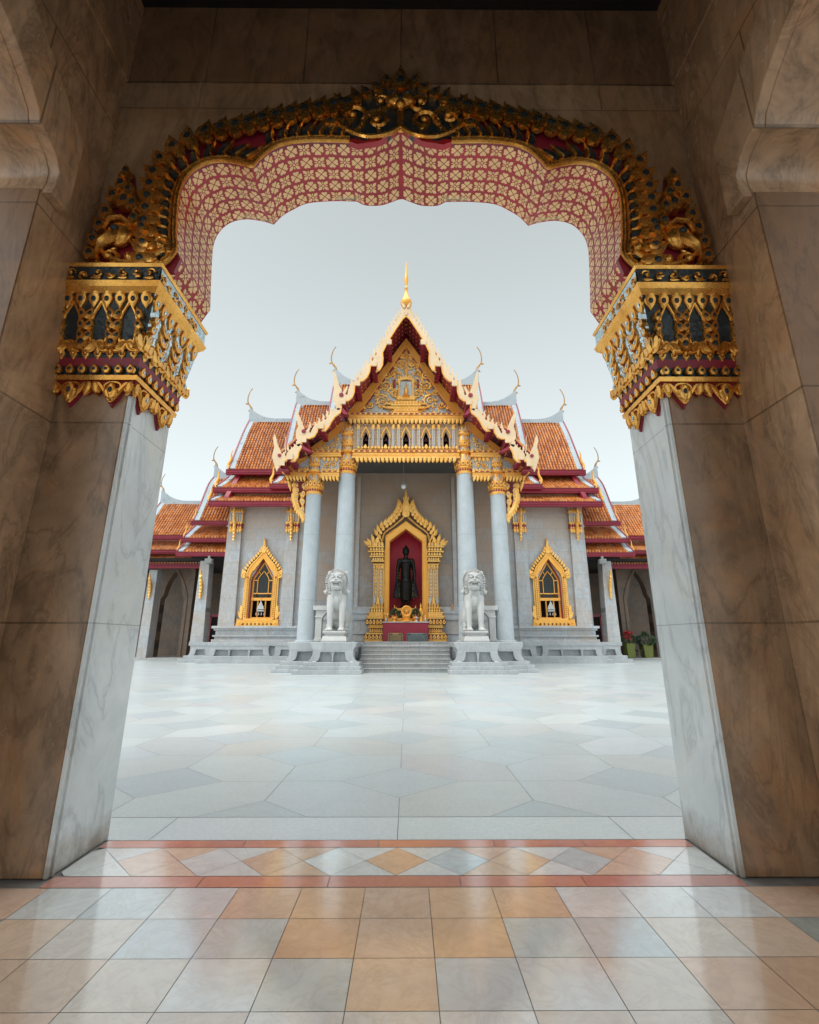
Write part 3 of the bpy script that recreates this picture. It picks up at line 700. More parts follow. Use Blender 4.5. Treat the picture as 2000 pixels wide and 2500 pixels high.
for s in (1, -1):
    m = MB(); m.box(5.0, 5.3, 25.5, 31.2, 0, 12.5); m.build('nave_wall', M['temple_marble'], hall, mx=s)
    wx0, wx1, op0, op1 = 5.3, 12.0, 8.62, 10.12
    m = MB(); m.box(5.3, op0, 30.8, 31.4, 0, 11.2); m.box(op1, wx1, 30.8, 31.4, 0, 11.2); m.box(op0, op1, 30.8, 31.4, 0, 2.6)
    m.prism([(op0, 11.2), (op0, 5.0), (op0 + .06, 5.3), (9.37, 6.62), (op1 - .06, 5.3), (op1, 5.0), (op1, 11.2)], 30.8, 31.4)
    m.box(wx1 - .5, wx1, 31.4, 37, 0, 11.2)
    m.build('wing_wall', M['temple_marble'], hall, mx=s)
    m = MB(); m.box(8.3, 10.5, 31.9, 32, 2, 8); m.build('window_darkness', M['void'], hall, mx=s)
    # tapering corner piers
    for (a, b, c, d) in ((10.84, 11.83, 10.99, 11.72), (7.18, 8.06, 7.21, 8.0)):
        m = MB(); m.frust(a, b, 30.5, 30.81, 2.18, c, d, 30.56, 30.81, 8.5); m.box(c, d, 30.56, 30.81, 8.5, 10.6)
        m.build('wall_pier', M['temple_marble'], hall, mx=s, bevel=.012)
        # gilded pier capital with a bronze-gold eave bracket
        q = MB(); q.box(c - .05, d + .05, 30.46, 30.80, 8.42, 8.5, 4); q.box(c - .04, d + .04, 30.47, 30.80, 8.5, 8.86, 2); q.box(c - .06, d + .06, 30.45, 30.80, 8.86, 8.95, 0)
        q.box(c - .02, d + .02, 30.48, 30.80, 8.95, 9.6, 3); q.box(c - .07, d + .07, 30.42, 30.80, 9.6, 9.68, 0)
        n = 5
        for k in range(n):
            u = c - .04 + (d - c + .08) * (k + .5) / n
            q.leaf((u, 30.44, 8.42), (0, 0, -1), NY, .24, .17, .05, 0, 0); q.leaf((u, 30.44, 8.5), (0, 0, 1), NY, .16, .13, .05, 0, 0); q.leaf((u, 30.44, 8.86), (0, 0, -1), NY, .13, .12, .04, 0, 0)
            q.leaf((u, 30.44, 9.62), (0, 0, 1), (0, -1, -.2), .30, .17, .07, 0, 0)
        for k in range(n + 1):
            u = c - .02 + (d - c + .04) * k / n; q.leaf((u, 30.46, 8.95), (0, 0, 1), NY, .62, .075, .06, 0, 6 if k % 2 else 0, flame=False)
        q.build('pier_capital', G_, hall, mx=s)
        q = MB(); cx_ = (c + d) / 2 + (.02 if a > 10 else 0)
        pts = smooth([(cx_, 30.42, 7.75), (cx_, 30.36, 8.1), (cx_, 30.30, 8.6), (cx_, 30.12, 9.1), (cx_, 29.95, 9.5), (cx_, 29.95, 9.85)], 4)
        q.tube(pts, [.02 + .075 * math.sin(PI * min(1, (i + 1) / len(pts) * .85 + .1)) for i in range(len(pts))], 8, 0)
        for i in range(1, len(pts) - 2, 2): q.leaf(pts[i], (0, -.6, -1), (0, -1, .5), .22, .15, .05, 0, 0)
        q.build('eave_bracket', G_, hall, mx=s)
    # mouldings under the wing and its table-legged plinth
    m = MB()
    for z0, z1, y, x in ((2.02, 2.17, 30.0, 12.05), (1.90, 2.02, 30.12, 11.95), (1.62, 1.90, 30.2, 11.85), (1.52, 1.62, 30.08, 11.98), (1.36, 1.52, 30.18, 11.88), (1.2, 1.36, 30.02, 12.0)):
        m.box(5.3, x, y, 30.9, z0, z1); m.box(x - (12.05 - 11.4), x, 30.9, 37, z0, z1)
    m.build('wing_base_moulding', M['temple_marble'], hall, mx=s, bevel=.012)
    m = MB()
    m.box(4.6, 11.95, 29.5, 31, .98, 1.2); m.box(4.6, 11.8, 29.78, 31, .3, .98)          # slab and recessed riser
    m.box(11.9, 13.6, 30.6, 38, .98, 1.2); m.box(11.5, 13.4, 30.9, 38, .3, .98)
    def legpanel(x0, x1, y, d0, zt=.98, zb=.40, foot=.16, mid=True, drop=.22):
        # frame hanging from the slab: two flaring legs, an apron and a small middle leg
        P = [(x0, zt), (x1, zt), (x1 - .03, zt - .2), (x1 + .0, zb + .14), (x1 + foot * .5, zb), (x1 - .30, zb), (x1 - .35, zb + .14), (x1 - .38, zt - drop), (x0 + .38, zt - drop), (x0 + .35, zb + .14), (x0 + .30, zb), (x0 - foot*.5, zb), (x0, zb + .14), (x0 + .03, zt - .2)]
        m.prism(P, y, y + d0)
        if mid:
            n = 1 if x1 - x0 < 2.6 else 2
            for k in range(n):
                xm = x0 + (x1 - x0) * (k + 1) / (n + 1); m.prism([(xm - .1, zt - drop), (xm + .1, zt - drop), (xm + .05, zt - drop - .12), (xm + .05, zb), (xm - .05, zb), (xm - .05, zt - drop - .12)], y + .03, y + d0)
    legpanel(8.25, 11.85, 29.52, .3); legpanel(5.4, 7.9, 29.52, .3); legpanel(12.2, 13.5, 30.62, .3, mid=False)
    m.box(4.4, 12.1, 29.3, 31, .2, .40); m.box(4.2, 12.4, 29.1, 31, 0, .2); m.box(11.9, 13.75, 30.35, 38, .2, .40); m.box(11.9, 13.95, 30.1, 38, 0, .2)
    m.build('wing_plinth', M['pale_marble'], hall, mx=s, bevel=.014)
# portico platform, stairs and pedestals
m = MB(); m.box(-5.3, 5.3, 22.25, 29.6, 0, 1.235); m.build('portico_floor', M['step_marble'], hall)
m = MB()
for k in range(7):
    z1 = 1.235 - k * .1765; z0 = z1 - .1765; y = 22.25 - .29 * k; m.box(-1.95, 1.95, y - .03, y + .30, z1 - .045, z1); m.box(-1.95, 1.95, y + .02, y + .31, z0, z1 - .045)
m.build('entrance_stairs', M['step_marble'], hall, bevel=.008)
for s in (1, -1):
    m = MB(); zb = .44
    m.box(2.02, 3.86, 19.95, 22.3, 1.0, 1.225); m.box(2.2, 3.7, 20.15, 22.3, .3, 1.0)
    P = [(1.98, 1.21), (3.88, 1.21), (3.84, 1.08), (3.76, .9), (3.78, .7), (3.86, .55), (3.98, zb), (3.62, zb), (3.52, .52), (3.47, .66), (3.45, .83), (2.47, .83), (2.45, .66), (2.40, .52), (2.30, zb), (1.94, zb), (2.06, .55), (2.12, .7), (2.12, .9), (2.02, 1.08)]
    m.prism(P, 19.93, 20.2); m.prism([(2.86, .83), (3.06, .83), (3.0, .72), (2.99, zb), (2.93, zb), (2.92, .72)], 19.96, 20.16)
    Q = [(19.93 + (a - 1.98) * 2.3 / 1.9, z) for a, z in P]; m.prism(Q, 3.60, 3.78, 'YZ'); m.prism(Q, 2.1, 2.25, 'YZ')
    m.box(1.86, 4.12, 19.78, 22.3, .29, .44); m.box(1.78, 4.28, 19.62, 22.3, .145, .29); m.box(1.72, 4.46, 19.45, 22.3, 0, .145)
    m.build('lion_pedestal', M['pale_marble'], hall, mx=s, bevel=.012)
    m = MB()
    m.box(3.5, 5.05, 20.95, 29.6, 1.0, 1.225); m.box(3.5, 4.85, 21.2, 29.6, .3, 1.0)
    P = [(3.7, 1.21), (5.06, 1.21), (5.02, 1.05), (4.93, .9), (4.95, .7), (5.02, .55), (5.14, zb), (4.78, zb), (4.68, .52), (4.63, .66), (4.61, .83), (3.9, .83), (3.7, .83)]
    m.prism(P, 20.93, 21.2); m.box(3.6, 5.28, 20.8, 29.6, .29, .44); m.box(3.6, 5.42, 20.62, 29.6, .145, .29); m.box(3.6, 5.56, 20.45, 29.6, 0, .145)
    m.build('column_pedestal', M['pale_marble'], hall, mx=s, bevel=.012)
    # columns
    for cx_, r0, r1, zt, name in ((2.90, .50, .385, 9.25, 0), (4.49, .405, .362, 8.2, 1)):
        m = MB(); m.lathe([(r0 + .10, 1.22), (r0 + .10, 1.27), (r0 + .015, 1.30)] + [(r0 + (r1 - r0) * t ** .9, 1.3 + (zt - 1.3) * t) for t in [i / 8 for i in range(9)]], (cx_, 21.9, 0), 40)
        m.build('column', M['column_marble'], hall, mx=s)
        q = MB(); z = zt - .06; R_ = r1
        def ring_leaves(z, r, n, L, W, T, up=True, mat=0, eye=None, flare=.0, off=0.):
            for k in range(n):
                a = -PI + 2*PI*(k + off)/n; dn = Vector((math.cos(a), math.sin(a), 0))
                q.leaf(Vector((cx_, 21.9, z)) + dn * r, Vector((0, 0, 1 if up else -1)) + dn * flare, dn, L, W, T, 0, mat, eye=eye)
        prof = [(R_ + .01, z), (R_ + .03, z + .22), (R_ + .08, z + .24), (R_ + .08, z + .30), (R_ + .02, z + .34), (R_ + .06, z + .44), (R_ + .05, z + .6), (R_ - .03, z + .85), (R_ - .10, z + 1.08), (R_ - .03, z + 1.1), (R_ + .02, z + 1.2), (R_ - .06, z + 1.24)]
        q.lathe(prof, (cx_, 21.9, 0), 28, 4)
        ring_leaves(z + .03, R_ + .01, 20, .10, .12, .02, False); ring_leaves(z + .1, R_ + .02, 20, .13, .11, .02, True, 2)
        ring_leaves(z + .33, R_ + .04, 14, .30, .19, .07, True, 0, 2, .25); ring_leaves(z + .5, R_ + .02, 14, .50, .11, .04, True, 6, None, -.16, .5); ring_leaves(z + .45, R_ + .02, 14, .42, .15, .05, True, 0, 3, -.08)
        ring_leaves(z + 1.1, R_ - .02, 16, .16, .12, .03, True, 0, None, .2)
        z2 = z + 1.22; up = 2.0 if name == 0 else .95
        if name == 0:
            pr = [(R_ - .07, z2), (R_ - .07, z2 + .16), (R_ + .02, z2 + .22), (R_ + .05, z2 + .36), (R_ - .02, z2 + .7), (R_ - .06, z2 + .78), (R_ + .04, z2 + .86), (R_ - .02, z2 + 1.1), (R_ - .1, z2 + 1.5)]
        else:
            pr = [(R_ - .09, z2), (R_ - .09, z2 + .12), (R_ - .0, z2 + .18), (R_ + .02, z2 + .3), (R_ - .06, z2 + .6), (R_ - .12, z2 + .9)]
        q.lathe(pr, (cx_, 21.9, 0), 24, 4)
        ring_leaves(z2 + .01, R_ - .06, 14, .15, .10, .03, True, 6); ring_leaves(z2 + .2, R_ - .01, 12, .26, .17, .07, True, 0, 2, .25); ring_leaves(z2 + .38, R_ - .0, 12, .42, .12, .04, True, 6, None, -.12, .5); ring_leaves(z2 + .34, R_ + .0, 12, .36, .14, .05, True, 0, None, -.1)
        if name == 0: ring_leaves(z2 + .84, R_ - .02, 12, .24, .16, .06, True, 0, 2, .3); ring_leaves(z2 + .98, R_ - .02, 12, .46, .12, .05, True, 6, None, -.15, .5); ring_leaves(z2 + 1.1, R_ - .03, 10, .36, .15, .05, True, 0, None, -.1)
        q.build('column_capital', G_, hall, mx=s)
# columns shade smooth on their shafts
for o in list(bpy.data.objects):
    pass

# ---- entablature, arcade, frieze
q = MB()
def beam(x0, x1, z0, z1, y, seg=None, tooth=True):
    h = z1 - z0
    q.box(x0, x1, y + .05, y + .5, z0, z1, 4); q.box(x0 - .03, x1 + .03, y - .07, y + .05, z0 + h*.0, z0 + h*.20, 0); q.box(x0, x1, y - .02, y + .05, z0 + h*.26, z0 + h*.66, 0); q.box(x0 - .02, x1 + .02, y - .06, y + .05, z0 + h*.72, z0 + h*.98, 0)
    k = x0 + .03
    while tooth and k < x1 - .03:
        q.box(k, k + .035, y - .045, y - .02, z0 + h*.30, z0 + h*.50, 4); k += .07
    k = x0 + .1
    while k < x1 - .1:
        q.leaf((k, y - .06, z0 + h*.85), (1, 0, 0), NY, .20, h*.2, .02, 0, 2, flame=False); k += .27
def leaffringe(x0, x1, z, y, L=.27, step=.205, lean=0.):
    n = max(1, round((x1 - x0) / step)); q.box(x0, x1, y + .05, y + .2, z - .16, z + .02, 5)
    for k in range(n):
        u = x0 + (x1 - x0) * (k + .5) / n; c = u / max(abs(x0), abs(x1), .1); c = max(-1, min(1, c * 1.3))
        q.leaf((u, y, z), (-c*.28, -.1, -1), (0, -1, 0), L, (x1 - x0) / n * .86, .12, 0, 0, flame=False); q.leaf((u - c*.02, y - .07, z - .02), (-c*.28, -.1, -1), (0, -1, 0), L*.7, (x1 - x0) / n * .5, .05, 0, 0, flame=False)
YE = 21.5
beam(-2.88, 2.88, 11.95, 12.34, YE); leaffringe(-2.9, 2.9, 11.93, YE - .08)
beam(-2.62, 2.62, 9.90, 10.33, YE); leaffringe(-2.5, 2.5, 9.88, YE - .08)
q.box(-2.62, 2.62, YE + .05, YE + .5, 10.33, 10.42, 4)
q.box(-2.62, 2.62, YE + .0, YE + .3, 11.66, 11.95, 1)
for k in range(6):                       # mosaic panels between the five openings
    a = -2.62 if k == 0 else (-2 + (k - 1)) + .15; b = 2.62 if k == 5 else (-2 + k) - .15
    q.box(a, b, YE + .06, YE + .3, 10.33, 11.66, 1)
    for u in [a + .06 + i*.078 for i in range(int((b - a - .06) / .078))]:
        for w in range(15): q.leaf((u + (.039 if w % 2 else 0), YE + .055, 10.45 + w*.08), (0, 0, 1), NY, .05, .034, .014, 0, 0 if w % 2 else 1, flame=False)
for k in range(-2, 3):
    x = k * 1.0
    q.prism([(x - .15, 11.66), (x - .15, 11.0), (x - .10, 11.12), (x - .07, 11.24), (x, 11.36), (x + .07, 11.24), (x + .10, 11.12), (x + .15, 11.0), (x + .15, 11.66)], YE + .06, YE + .3, mat=1)
    for s in (1, -1):
        q.tube([(x + s*.17, YE + .0, 10.42), (x + s*.17, YE + .0, 11.0)], .022, 6, 6)
        q.tube(smooth([(x + s*.235, YE - .01, 10.98), (x + s*.19, YE - .01, 11.12), (x + s*.15, YE - .01, 11.28), (x + s*.07, YE - .01, 11.42), (x, YE - .01, 11.60)], 3), .036, 6, 0)
        for u in (.33, .40) : q.tube([(x + s*u, YE - .03, 10.45), (x + s*u, YE - .03, 11.45)], .030, 6, 6)
        q.box(x + s*.365 - .08, x + s*.365 + .08, YE - .07, YE + .06, 11.45, 11.52, 0); q.box(x + s*.365 - .07, x + s*.365 + .07, YE - .06, YE + .06, 11.58, 11.7, 0)
        q.leaf((x + s*.365, YE - .05, 11.5), (0, 0, 1), NY, .16, .14, .05, 0, 0); q.leaf((x + s*.33, YE - .06, 10.38), (0, 0, 1), NY, .16, .13, .05, 0, 0)
    q.leaf((x, YE - .06, 10.38), (0, 0, 1), NY, .24, .19, .07, 0, 0); q.leaf((x + .5, YE - .06, 10.38), (0, 0, 1), NY, .18, .14, .05, 0, 0)
    q.leaf((x - .16, YE - .05, 10.38), (0, 0, 1), NY, .14, .11, .05, 0, 0); q.leaf((x + .16, YE - .05, 10.38), (0, 0, 1), NY, .14, .11, .05, 0, 0)
    for s in (1, -1): q.prism([(x + s*.155, 10.42), (x + s*.2, 10.42), (x + s*.2, 11.05), (x + s*.155, 11.0)][::s], YE + .04, YE + .07, mat=4)
q.build('gilded_entablature', G_, hall)
m = MB(); m.box(-2.7, 2.7, YE + .55, YE + .6, 10.3, 11.8)
for k in range(-2, 3): 
    for zz in (10.62, 10.74, 10.95): m.box(k - .14, k + .14, YE + .3, YE + .34, zz, zz + .03, 1)
    m.leaf((k, YE + .34, 10.98), (0, 0, 1), NY, .2, .15, .03, 0, 1)
m.build('gallery_grille', [M['void'], M['tile_dark']], hall)
for s in (1, -1):
    q = MB()
    # beam + fringe from the inner column outwards, frieze between the capitals, little side gable
    q.box(3.3, 5.75, YE + .2, YE + .7, 8.94, 9.22, 4)
    for a, b in ((3.25, 4.1), (4.85, 5.8)): beam(a, b, 8.94, 9.25, YE); leaffringe(a, b, 8.92, YE - .05, .26, .17)
    q.box(3.25, 4.2, YE + .12, YE + .5, 9.25, 9.98, 3)
    beam(3.2, 4.62, 9.98, 10.30, YE)
    for k in range(4): q.leaf((3.42 + k*.2, YE + .1, 9.97), (0, 0, -1), NY, .24, .19, .08, 0, 0)
    for k in range(6): q.leaf((3.32 + k*.155, YE + .1, 9.26), (0, 0, 1), NY, .17, .15, .06, 0, 0)
    for xx in (3.56, 3.86):
        q.spiral((xx, YE + .1, 9.60), (1, 0, 0), NY, .14, 1.3, 0, .035, 1 if xx < 3.7 else -1, 0, 5)
    q.prism([(3.2, 10.30), (4.55, 10.30), (3.2, 11.35)], YE + .12, YE + .5, mat=3)
    for a, b, r in ((3.55, 10.62, .19), (3.95, 10.50, .15), (3.42, 10.95, .13), (4.2, 10.42, .09)): q.spiral((a, YE + .1, b), (1, 0, 0), NY, r, 1.4, a*3, .032, 1, 0, 6)
    for k in range(7): q.leaf((3.3 + k*.19, YE + .08, 10.31), (0, 0, 1), NY, .16, .14, .05, 0, 0)
    q.prism([(4.75, 9.25), (5.75, 9.25), (4.75, 9.98)], YE + .12, YE + .5, mat=3)
    for k in range(7): q.leaf((4.8 + k*.14, YE + .05, 9.26), (0, 0, 1), NY, .2 - .015*k, .15, .06, 0, 0)
    q.build('side_frieze', G_, hall, mx=s)
    # serpent bracket beside the outer column
    q = MB(); P3 = lambda l: [(x, 21.85, z) for x, z in l]
    pts = smooth([(5.46, 8.80), (5.40, 8.35), (5.42, 8.0), (5.30, 7.6), (5.12, 7.3), (4.93, 7.1), (4.86, 6.9)], 4)
    q.tube(P3(pts), [.07 + .06*math.sin(PI*i/len(pts)) for i in range(len(pts))], 8, 0)
    q.tube(P3(smooth([(5.52, 8.2), (5.50, 7.9), (5.32, 7.6), (5.2, 7.45)], 4)), .05, 6, 0); q.tube(P3(smooth([(5.15, 8.2), (5.05, 8.0), (5.1, 7.8), (4.95, 7.5)], 4)), .06, 6, 0)
    q.tube(P3([(5.72, 8.85), (5.68, 8.6), (5.62, 8.32)]), [.10, .08, .015], 8, 0)
    for i in range(1, len(pts), 2): q.leaf((pts[i][0], 21.8, pts[i][1]), (.5, 0, -1), NY, .26, .16, .07, .2, 0); q.leaf((pts[i][0] - .08, 21.8, pts[i][1]), (-.4, 0, -1), NY, .24, .15, .06, .2, 0, eye=3)
    for zz in (8.7, 8.3, 7.9, 7.5): q.leaf((5.0, 21.82, zz), (-.1, 0, -1), NY, .35, .2, .06, 0, 0, eye=3)
    q.build('eave_bracket', G_, hall, mx=s)

# ---- pediment
q = MB(); YP = 21.8
q.prism([(-2.55, 12.34), (2.55, 12.34), (0, 16.5)], YP + .06, YP + .3, mat=3)
ORb = MB()
for s in (1, -1):
    P = [(0, 16.96), (0, 16.46), (2.5, 12.36), (2.98, 12.36), (2.98, 12.5), (1.3, 14.95)]
    ORb.prism([(s*x, z) for x, z in P][::s], YP - .02, YP + .3)
    ORb.prism([(s*x, z) for x, z in [(3.05, 11.98), (3.25, 11.1), (4.62, 10.28), (5.05, 10.3), (4.2, 11.0), (3.3, 11.95)]][::s], YP - .1, YP + .3)
    ORb.prism([(s*x, z) for x, z in [(4.85, 10.1), (4.85, 9.75), (5.7, 9.2), (6.1, 9.25), (5.3, 9.95)]][::s], YP - .1, YP + .3)
ORb.build('gable_board', M['gold_plain'], hall, bevel=.01)
for s in (1, -1):
    q.tube([(0, YP - .03, 16.44), (s*2.5, YP - .03, 12.36)], .045, 6, 4); q.tube([(0, YP + .02, 16.28), (s*2.40, YP + .02, 12.36)], .035, 5, 2); 
    for k in range(46):
        t = (k + .5) / 46; q.leaf((s*2.44*t, YP + .02, 16.38 - 4.02*t), (-s*.3, 0, -1), NY, .10, .06, .02, 0, 1, flame=False)
    hc = lambda a, b: AY(820 + a/5.0735, 900 + b/5.0735, YP)
    for a, b, r, tn, hd in ((570, 400, 95, 1.8, 1), (615, 215, 74, 1.7, -1), (735, 305, 58, 1.6, 1), (625, 85, 50, 1.4, 1), (720, 60, 44, 1.4, -1), (800, -70, 48, 1.4, 1), (740, -30, 36, 1.2, -1), (425, 450, 44, 1.4, -1),
                            (505, 290, 40, 1.2, -1), (350, 490, 30, 1.1, 1), (730, 185, 34, 1.2, -1), (820, -150, 34, 1.2, -1), (690, 420, 34, 1., 1)):
        x, z = hc(a, b); q.spiral((-s*x, YP + .02, z), (s, 0, 0), NY, r/5.0735*YP/1200*1.0, tn, PI*.7 + a*.01, .044, hd * s, 0, 8, 1.25)
    for k in range(130):
        t = U(.03, .97); u = U(.02, .93); z = 12.42 + t * 3.75; xm = 2.42 * (1 - t) * .98
        q.leaf((s*xm*u, YP + .05, z), (s*U(-1, 1), 0, U(.2, 1)), NY, U(.12, .22), U(.07, .11), .05, U(-.4, .4), 0)
    for k in range(15): q.leaf((s*(.9 + k*.115), YP + .0, 12.35), (0, 0, 1), NY, .19 - .004*k, .12, .06, 0, 0)
for k in range(14): q.leaf((0, YP, 14.45 + k*.135), ((-1)**k*.25, 0, 1), NY, .2, .13 - k*.004, .07, 0, 0)
q.box(-.44, .44, YP - .08, YP + .1, 13.32, 13.42, 0)
q.box(-.31, .31, YP - .04, YP + .08, 13.40, 14.30, 3)
for s in (1, -1): q.tube([(s*.36, YP - .06, 13.42), (s*.36, YP - .06, 14.28)], .05, 6, 0); q.leaf((s*.36, YP - .05, 14.2), (s*.2, 0, 1), NY, .3, .18, .06, 0, 0); q.tube([(s*.62, YP - .03, 13.95), (s*.60, YP - .03, 14.4)], .06, 6, 2)
q.tube([(-.42, YP - .06, 14.36), (0, YP - .09, 14.44), (.42, YP - .06, 14.36)], .07, 6, 0)
for k in range(5): q.leaf(((k - 2)*.13, YP - .06, 14.42), ((k - 2)*.12, 0, 1), NY, .32 - .05*abs(k - 2), .13, .07, 0, 0)
q.lathe([(.20, 0), (.17, .06), (.06, .11), (.10, .2), (.12, .33), (.05, .38), (.09, .44), (.05, .55), (.03, .62), (.01, .8)], (0, YP - .10, 13.42), 12, 0)
for z0, z1, w in ((13.2, 13.32, .48), (13.02, 13.14, .62), (12.86, 13.02, .78), (12.70, 12.82, .95), (12.56, 12.70, .62), (12.34, 12.56, .68)):
    q.box(-w, w, YP - .10, YP + .1, z0, z1, 0); q.box(-w - .04, w + .04, YP - .13, YP + .1, z1 - .03, z1, 4)
    n = int(w * 14)
    for k in range(n): q.leaf((-w + 2*w*(k + .5)/n, YP - .11, z0), (0, 0, 1), NY, (z1 - z0)*.9, 2*w/n*.8, .03, 0, 0)
for s in (1, -1):
    for z0, w0, w1 in ((12.95, .7, 1.05), (12.75, .9, 1.2)): q.tube([(s*w0, YP - .05, z0), (s*w1, YP - .05, z0 + .08)], .05, 6, 0)
q.build('pediment_relief', G_, hall)

# ---- barge boards with fins and serpent heads
YG = 20.3
gp = lambda pts, Y=None: survey(650, 740, 4.791, Y or YG, pts)
outer1 = [(1640,45),(1590,95),(1560,150),(1500,240),(1450,310),(1400,390),(1350,460),(1310,530),(1290,600),(1240,680),(1180,720),(1140,780),(1110,840),(1070,900),(1020,920),(985,960),(962,1010),(948,1075),(925,1060),(950,1000),(955,965),(930,985),(905,1030),(885,1062),(880,1010),(850,950),(832,880),(815,820),(793,780),(788,830),(795,900),(785,960),(798,1010),(792,1060),(775,1110),(800,1160),(815,1220),(835,1255)]
inner1 = [(880,1235),(878,1180),(900,1150),(960,1140),(1010,1100),(1032,1040),(1035,985),(1045,940),(1080,915),(1130,908),(1180,868),(1210,810),(1222,735),(1245,692),(1285,695),(1302,740),(1300,775),(1283,800),(1335,775),(1362,725),(1368,650),(1362,580),(1400,500),(1440,425),(1530,285),(1600,182),(1640,150)]
outer2 = [(850,1225),(800,1235),(745,1290),(700,1360),(640,1385),(590,1410),(550,1450),(530,1490),(515,1520),(500,1500),(515,1465),(500,1440),(480,1475),(450,1498),(447,1470),(425,1405),(390,1320),(352,1248),(345,1300),(360,1380),(372,1440),(345,1500),(345,1570),(362,1600),(345,1650),(375,1680)]
inner2 = [(415,1650),(425,1600),(450,1582),(505,1582),(562,1560),(600,1500),(607,1440),(635,1412),(672,1422),(682,1460),(648,1492),(695,1490),(735,1445),(758,1398),(802,1330),(868,1282),(880,1240)]
outer3 = [(400,1640),(345,1655),(300,1700),(262,1725),(240,1760),(232,1795),(215,1765),(238,1735),(205,1740),(182,1770),(165,1722),(130,1645),(112,1560),(97,1528),(80,1590),(95,1680),(80,1740),(70,1800),(85,1860),(98,1900),(118,1962)]
inner3 = [(160,1915),(172,1872),(205,1860),(240,1840),(262,1782),(298,1782),(318,1818),(290,1855),(332,1848),(372,1800),(382,1740),(418,1680)]
eyes = [((880,1075), .11), ((440,1500), .10), ((157,1782), .085)]
for s in (1, -1):
    q = MB()
    for o_, i_ in ((outer1, inner1), (outer2, inner2), (outer3, inner3)):
        P = gp(o_ + i_); P = [(max(0, x), z) for x, z in P]
        q.prism(P, YG, YG + .12, mat=0)
        ip = gp(i_); q.tube([(x, YG + .0, z) for x, z in ip], .035, 6, 1)
    def fins(tips, base, w):
        tp = gp(tips); bp = gp(base); n = len(tp)
        for k in range(n):
            tx, tz = tp[k]; bxx, bz = bp[k]
            q.prism([(bxx + w*.15, bz), (bxx - w*.85, bz - w*1.25), (tx - w*.45, tz - w*1.0 - .02), (tx + w*.05, tz - w*.3), (tx + w*.10, tz), (tx - w*.25, tz - w*.42), (tx - w*.5, tz - w*.3)][:7], YG + .02, YG + .09, mat=0)
    tips1 = [(1575,30),(1545,80),(1512,115),(1480,160),(1450,205),(1420,260),(1390,312),(1355,370),(1322,412),(1287,467),(1248,522),(1207,582),(1163,645),(1122,705),(1078,757),(1035,810),(985,870)]
    def finrow(tips, drop, w):
        for (a, b) in tips:
            t0 = gp([(a, b), (a + 6, b + drop*.35), (a - 3, b + drop*.6), (a + 8, b + drop), (a + 8 + w, b + drop - 6), (a + w - 6, b + drop*.55), (a + w - 2, b + drop*.32), (a + w*.55, b + drop*.12)])
            q.prism(t0, YG + .02, YG + .09, mat=0)
    finrow(tips1[:9], 80, 30); finrow(tips1[9:], 125, 33)
    finrow([(742,1218),(700,1245),(655,1290),(605,1335),(560,1378)], 95, 30); finrow([(500,1385),(345,1608),(320,1640),(285,1672),(240,1655)], 70, 26)
    finrow([(215,1530)], 215, 12)
    q.build('barge_board', [M['cream'], M['gold_plain'], M['maroon']], hall, mx=s, bevel=.008)
    for (a, r) in eyes:
        q = MB()
        x, z = gp([a])[0]; q.lathe([(r, 0), (r, .03), (r*.4, .04)], (0, 0, 0), 14, 0)
        q.v[-14*3:] = [(x + vx, YG - .01 - vz, z + vy) for vx, vy, vz in q.v[-14*3:]]
        q.build('serpent_eye', M['maroon'], hall, mx=s)
    # carved beams under the eave, gold capped
    for a, b, w in ((1437,458,.13), (1262,712,.13), (1068,940,.13), (900,1155,.13), (642,1440,.13), (440,1600,.13), (282,1798,.13), (185,1870,.13)):
        x, z = gp([(a, b)])[0]; q = MB()
        q.box(x - w, x + w, YG - .06, YG + .02, z - .13, z + .13, 1); q.box(x - w*.8, x + w*.8, YG + .02, 22.2, z - .14, z + .10, 0)
        for k in range(9): q.box(x - w*.9, x + w*.9, YG + .12 + k*.18, YG + .20 + k*.18, z - .18, z - .13, 0)
        q.build('eave_beam', [M['maroon'], M['cream']], hall, mx=s)
    for a, b, c, d in ((872,1250,925,1410), (410,1690,500,1850), (140,1950,215,2060)):
        (x, z), (x2, z2) = gp([(a, b), (c, d)]); q = MB(); q.prism([(x + .10, z), (x - .06, z + .16), (x - .16, z + .05), (x2 - .12, z2 + .5), (x2 + .05, z2 + .5)], YG + .02, YG + .30, mat=0); q.build('eave_strut', [M['maroon']], hall, mx=s)
    # porch roof slabs: three falling tiers, tiled above, maroon with gilt ornaments below
    top = MB(); und = MB()
    tiers = [[(0, 17.55), (1.25, 15.35), (2.45, 13.35), (3.35, 12.45)], [(2.95, 12.35), (4.0, 11.35), (5.05, 10.85)], [(4.85, 10.75), (5.6, 9.95), (6.15, 9.45)]]
    for ti, tr_ in enumerate(tiers):
        c = smooth(tr_, 6)
        n = len(c)
        for k in range(n - 1):
            (x0, z0), (x1, z1) = c[k], c[k+1]
            top.prism([(x0, z0 + .02), (x1, z1 + .02), (x1 + .02, z1 + .14), (x0 + .02, z0 + .14)], YG + .121, 33.0, mat=0)
            und.prism([(x0, z0 - .04), (x1, z1 - .04), (x1, z1 + .015), (x0, z0 + .015)], YG + .121, 33.0, mat=0)
        L = frames(c, .34, .15)
        for i, (x, z, tx, tz, f) in enumerate(L):
            for j in range(5):
                y = YG + .28 + j*.33 + (.16 if i % 2 else 0); nn = Vector((tz, 0, -tx))
                und.leaf(Vector((x, y, z)) + nn*.042, (0, 1, 0), nn, .15, .075, .02, 0, 1, flame=False)
    top.build('porch_roof', [M['tile']], hall, mx=s); und.build('porch_soffit', [M['maroon'], M['gold_plain']], hall, mx=s)
